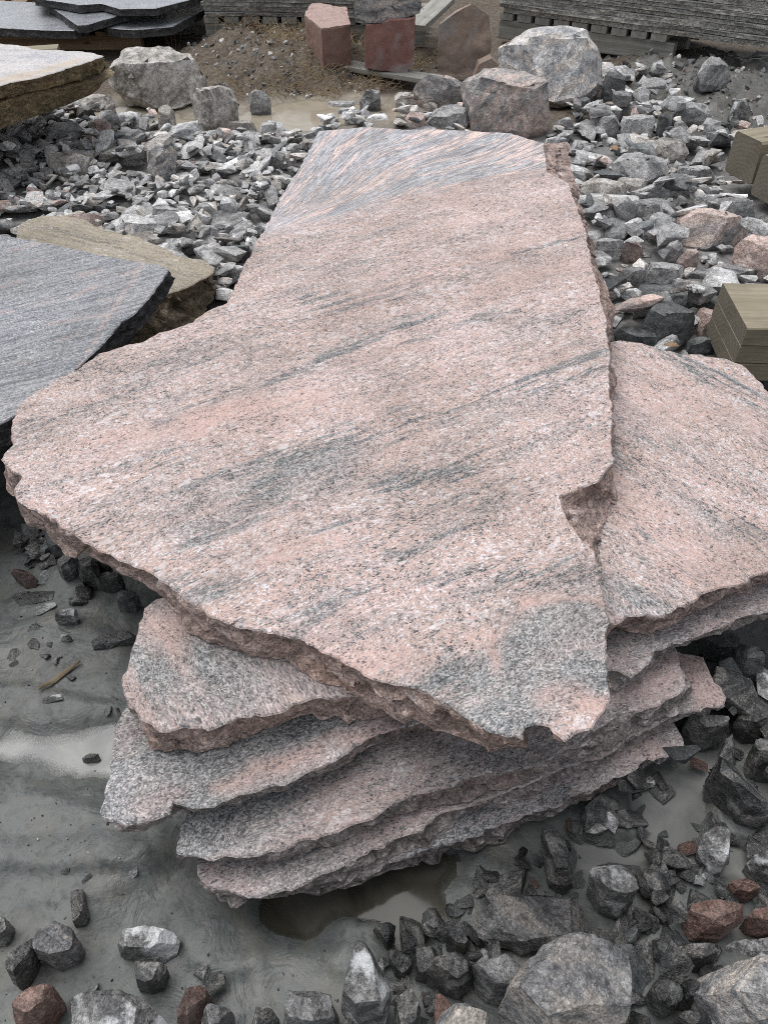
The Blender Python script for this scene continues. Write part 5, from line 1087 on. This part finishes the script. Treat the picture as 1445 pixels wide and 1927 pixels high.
def placed(rec, lib):
    V, F, _ = lib[rec['k']]; P = V@rec['M'].T + rec['t']
    r = random.Random(int(rec['t'][0]*1e5) ^ int(rec['t'][1]*1e5)); L = (V*np.abs(np.array([rec['s']]*3)))@rand_rot(r).T + np.array([r.uniform(-40, 40) for _ in range(3)])
    return P, F, L
colour = {'grey': 'mid grey', 'pale': 'pale grey', 'warm': 'beige grey', 'dark': 'dark greenish grey', 'pink': 'pinkish', 'banded': 'streaky banded', 'mottled': 'mottled grey', 'wet': 'wet black', 'wetpale': 'wet white-flecked', 'wetpink': 'wet reddish', 'stripedpink': 'pink striped'}
recs.sort(key=lambda r: -r['vis'])
NBIG = max(0, 296-hero_n[0])
def in_view(r):
    x, y, z = r['t']; d = y*math.cos(PITCH)+(CAM_H-z)*math.sin(PITCH)
    px = 722.5+FPX*x/d; py = 963.5+FPX*((CAM_H-z)*math.cos(PITCH)-y*math.sin(PITCH))/d
    return -20 < px < 1465 and 0 < py < 1945
big, small = [], []
for r in recs: (big if len(big) < NBIG and in_view(r) else small).append(r)
import re
heads = []
for o_ in [x for x in bpy.data.objects if x.get('category') in ('stone', 'boulder')]:
    hd = re.split(r' (?:in|at|beside|under|behind|between|with|of|on|next|against|lying|standing|leaning|half|cut|among|just|resting|near|along|below|above|touching|close|from|tucked|where|stuck|toward|close) ', ' '+o_['label']+' ')[0].strip()
    if len(hd.split()) >= 3: heads.append((hd, np.array(o_.location[:2])))
names_ = [h for h, _ in heads]; heads = [h for h in heads if names_.count(h[0]) == 1]
lab = {}
for r in big:
    d = sorted(((np.linalg.norm(r['t'][:2]-c), h, c) for h, c in heads), key=lambda x: x[0])[0]
    rel = r['t'][:2]-d[2]
    where = 'behind' if rel[1] > abs(rel[0])*.8 else ('in front of' if -rel[1] > abs(rel[0])*.8 else 'beside')
    rel_s = 'small' if r['s'] < .075 else ('medium' if r['s'] < .115 else 'large')
    sv = np.linalg.norm(r['M'], axis=0); form = 'flat' if sv[2] < .47*sv[0] else ('long' if sv[1] < .7*sv[0] else 'chunky')
    lab.setdefault('%s %s %s stone %s the %s' % (rel_s, form, colour[r['mat']], where, d[1]), []).append(r)
for k, rs in lab.items():
    rs.sort(key=lambda r: -r['s'])
    for i, r in enumerate(rs):
        r['label'] = k if len(rs) == 1 else (('bigger of two: ' if i == 0 else 'lesser of two: ')+k if len(rs) == 2 else k)
for r in big:
    P, F, L = placed(r, protoM); org = (r['t'][0], r['t'][1], P[:, 2].min())
    o = mesh_obj('rubble_stone', P, F, R[r['mat']], origin=org, sharp=math.radians(30), attrs={'rc': L, 'tone': np.full(len(P), r['tone'])})
    tag(o, r['label'], 'stone', 'loose stones in the '+r['zone'])
def merge(name, rs, lib, label):
    mk = sorted({r['mat'] for r in rs}); VV, FF, LL, TT, FM = [], [], [], [], []; b = 0
    for r in rs:
        P, F, L = placed(r, lib); VV.append(P); LL.append(L); TT.append(np.full(len(P), r['tone'])); FF += [[i+b for i in f] for f in F]; FM += [mk.index(r['mat'])]*len(F); b += len(P)
    o = mesh_obj(name, np.vstack(VV), FF, [R[m] for m in mk], fmat=FM, sharp=math.radians(30), attrs={'rc': np.vstack(LL), 'tone': np.concatenate(TT)})
    tag(o, label, None, None, 'stuff')
merge('rubble', small, protoL, 'smaller loose rubble filling the gaps between the stones')
print('stones', hero_n[0], len(big), len(small))

# ------------------------------------------------------------------ pebbles, dry grass, twigs, leaves
peb = []
def pebbles(poly, n, smin, smax, mats):
    poly = W(poly); lo, hi = poly.min(0), poly.max(0)
    while n > 0:
        x, y = rnd.uniform(lo[0], hi[0]), rnd.uniform(lo[1], hi[1]); n -= 1
        if not inside(np.array([[x, y]]), poly)[0]: continue
        if HF[int((y-HY0)/HC), int((x-HX0)/HC)]-gz_at(x, y) > .02: continue
        s = smin+(smax-smin)*rnd.random()**2.5; Mx = rand_rot(rnd)@np.diag([s, s*.8, s*.7])
        peb.append(dict(k=rnd.randrange(NPROTO), M=Mx, t=np.array([x, y, gz_at(x, y)+s*.1]), mat=rnd.choice(mats), s=s, tone=rnd.uniform(.7, 1.4)))
pebbles([(340, 95), (560, 60), (820, 60), (830, 150), (700, 175), (560, 182), (440, 175), (350, 130)], 1500, .012, .05, ['warm', 'dark', 'grey', 'pale', 'dark'])
pebbles([(1120, 110), (1300, 115), (1560, 110), (1560, 240), (1290, 240), (1150, 200)], 1100, .012, .06, ['dark', 'grey', 'warm', 'wetpink', 'dark'])
pebbles([(-60, 960), (260, 1120), (230, 1350), (180, 1560), (330, 1640), (480, 1760), (640, 1780), (640, 1990), (-60, 1990)], 900, .0025, .009, ['wet', 'dark', 'grey', 'wet'])
protoP = [make_proto(i, 0) for i in range(NPROTO)]
merge('gravel', peb, protoP, 'fine gravel and crumbs scattered on the soil and mud')
def ribbons(name, spots, mat, label):
    """thin curved three-sided stems: spots = (root, tip, bend, radius)"""
    VV, FF = [], []; b = 0
    for a, t, bend, rad in spots:
        a, t, bend = map(np.array, (a, t, bend)); n = 6
        for k in range(n):
            u = k/(n-1); p = a*(1-u)+t*u + bend*4*u*(1-u); rr = rad*(1-.75*u)
            for m in range(3):
                an = m*2.094; VV.append(p+np.array([math.cos(an)*rr, math.sin(an)*rr*.6, math.sin(an)*rr]))
        for k in range(n-1):
            for m in range(3): m2 = (m+1) % 3; FF.append([b+k*3+m, b+k*3+m2, b+(k+1)*3+m2, b+(k+1)*3+m])
        b += n*3
    return mesh_obj(name, np.array(VV), FF, mat, origin=VV[0])
sp = []
gpoly = W([(350, 110), (560, 75), (830, 70), (930, 60), (930, 140), (800, 165), (690, 182), (540, 190), (450, 178), (350, 135)]); glo, ghi = gpoly.min(0), gpoly.max(0)
while len(sp) < 900:
    x, y = rnd.uniform(glo[0], ghi[0]), rnd.uniform(glo[1], ghi[1])
    if not inside(np.array([[x, y]]), gpoly)[0] or HF[int((y-HY0)/HC), int((x-HX0)/HC)]-gz_at(x, y) > .03: continue
    if noise(np.array([[x, y, 0]]), 2.5, 77)[0] < -.1: continue
    a = rnd.uniform(0, 6.28); L = rnd.uniform(.06, .22); z = gz_at(x, y)
    sp.append(((x, y, z-.005), (x+math.cos(a)*L, y+math.sin(a)*L, z+rnd.uniform(.0, .08)), (0, 0, rnd.uniform(.0, .05)), rnd.uniform(.0012, .0026)))
tag(ribbons('dry_grass', sp, M['straw'], ''), 'flattened dry grass on the brown soil', None, None, 'stuff')
for k, (x0, y0, x1, y1, n, lab) in enumerate(((330, 96, 300, 10, 4, 'bare arching twig in front of the polished slabs'), (490, 110, 470, 20, 5, 'tuft of bare reddish twigs before the slate stack'), (560, 110, 545, 25, 4, 'bare twigs leaning beside the brown red block'), (1030, 60, 1040, -10, 5, 'dry reddish weed against the slate sheets'), (615, 30, 605, -10, 5, 'dry weed tuft on top of the pallet'), (820, 200, 760, 185, 6, 'tangle of dead roots at the edge of the back puddle'))):
    r0 = at(x0, y0); z0 = gz_at(*r0); s = []
    for _ in range(n):
        tip = aty(x1+rnd.uniform(-25, 25), y1+rnd.uniform(-10, 15), r0[1]+rnd.uniform(-.1, .1))
        s.append(((r0[0]+rnd.uniform(-.03, .03), r0[1]+rnd.uniform(-.03, .03), z0-.01), (tip[0], r0[1]+rnd.uniform(-.15, .1), max(tip[1], z0+.06)), (rnd.uniform(-.08, .08), rnd.uniform(-.05, .05), .03), rnd.uniform(.003, .005)))
    tag(ribbons('bare_twig', s, M['twig'], ''), lab, 'twig')
def leaf(px, py, size, z, lab, seed):
    r = random.Random(seed); c = at(px, py, z); V, F = [], []
    n = 6
    for i in range(n+1):
        u = i/n; wdt = size*.32*math.sin(math.pi*min(1, u*.93+.05)); 
        for s in (-1, 0, 1): V.append((u*size-size/2, s*wdt, abs(s)*wdt*.5+.25*size*(u-.5)**2+r.uniform(-.002, .002)))
    for i in range(n):
        for s in range(2): F.append([i*3+s, i*3+s+1, i*3+s+4, i*3+s+3])
    o = mesh_obj('dead_leaf', V, F, M['leaf']); o.location = (*c, z); o.rotation_euler = (r.uniform(-.3, .3), r.uniform(-.3, .3), r.uniform(0, 6.28)); tag(o, lab, 'leaf')
leaf(1262, 652, .06, .09, 'curled brown leaf at the far edge of the second slab', 1)
leaf(1155, 280, .06, .16, 'dry tan leaf caught in the far rubble', 2)
a, b = at(74, 1298, .012), at(152, 1244, .012)
sg = np.linspace(0, 1, 7); V, F = [], []
dv = (b-a)/np.linalg.norm(b-a); nv = np.array([-dv[1], dv[0]])
for u in sg:
    wdt = .0065*(math.sin(math.pi*min(1, u*.8+.12)))**1.2+.0006; c = a+(b-a)*u
    z = gz_at(*c)+.006
    for s, h in ((-1, 0), (0, .007), (1, .002)): V.append((*(c+nv*wdt*s), z+h))
for i in range(6):
    for s in range(2): F.append([i*3+s, i*3+s+1, i*3+s+4, i*3+s+3])
tag(mesh_obj('wood_splinter', V, F, M['splinter'], origin=(*a, .012)), 'yellow wood splinter stuck in the grey mud beside the second slab', 'splinter')
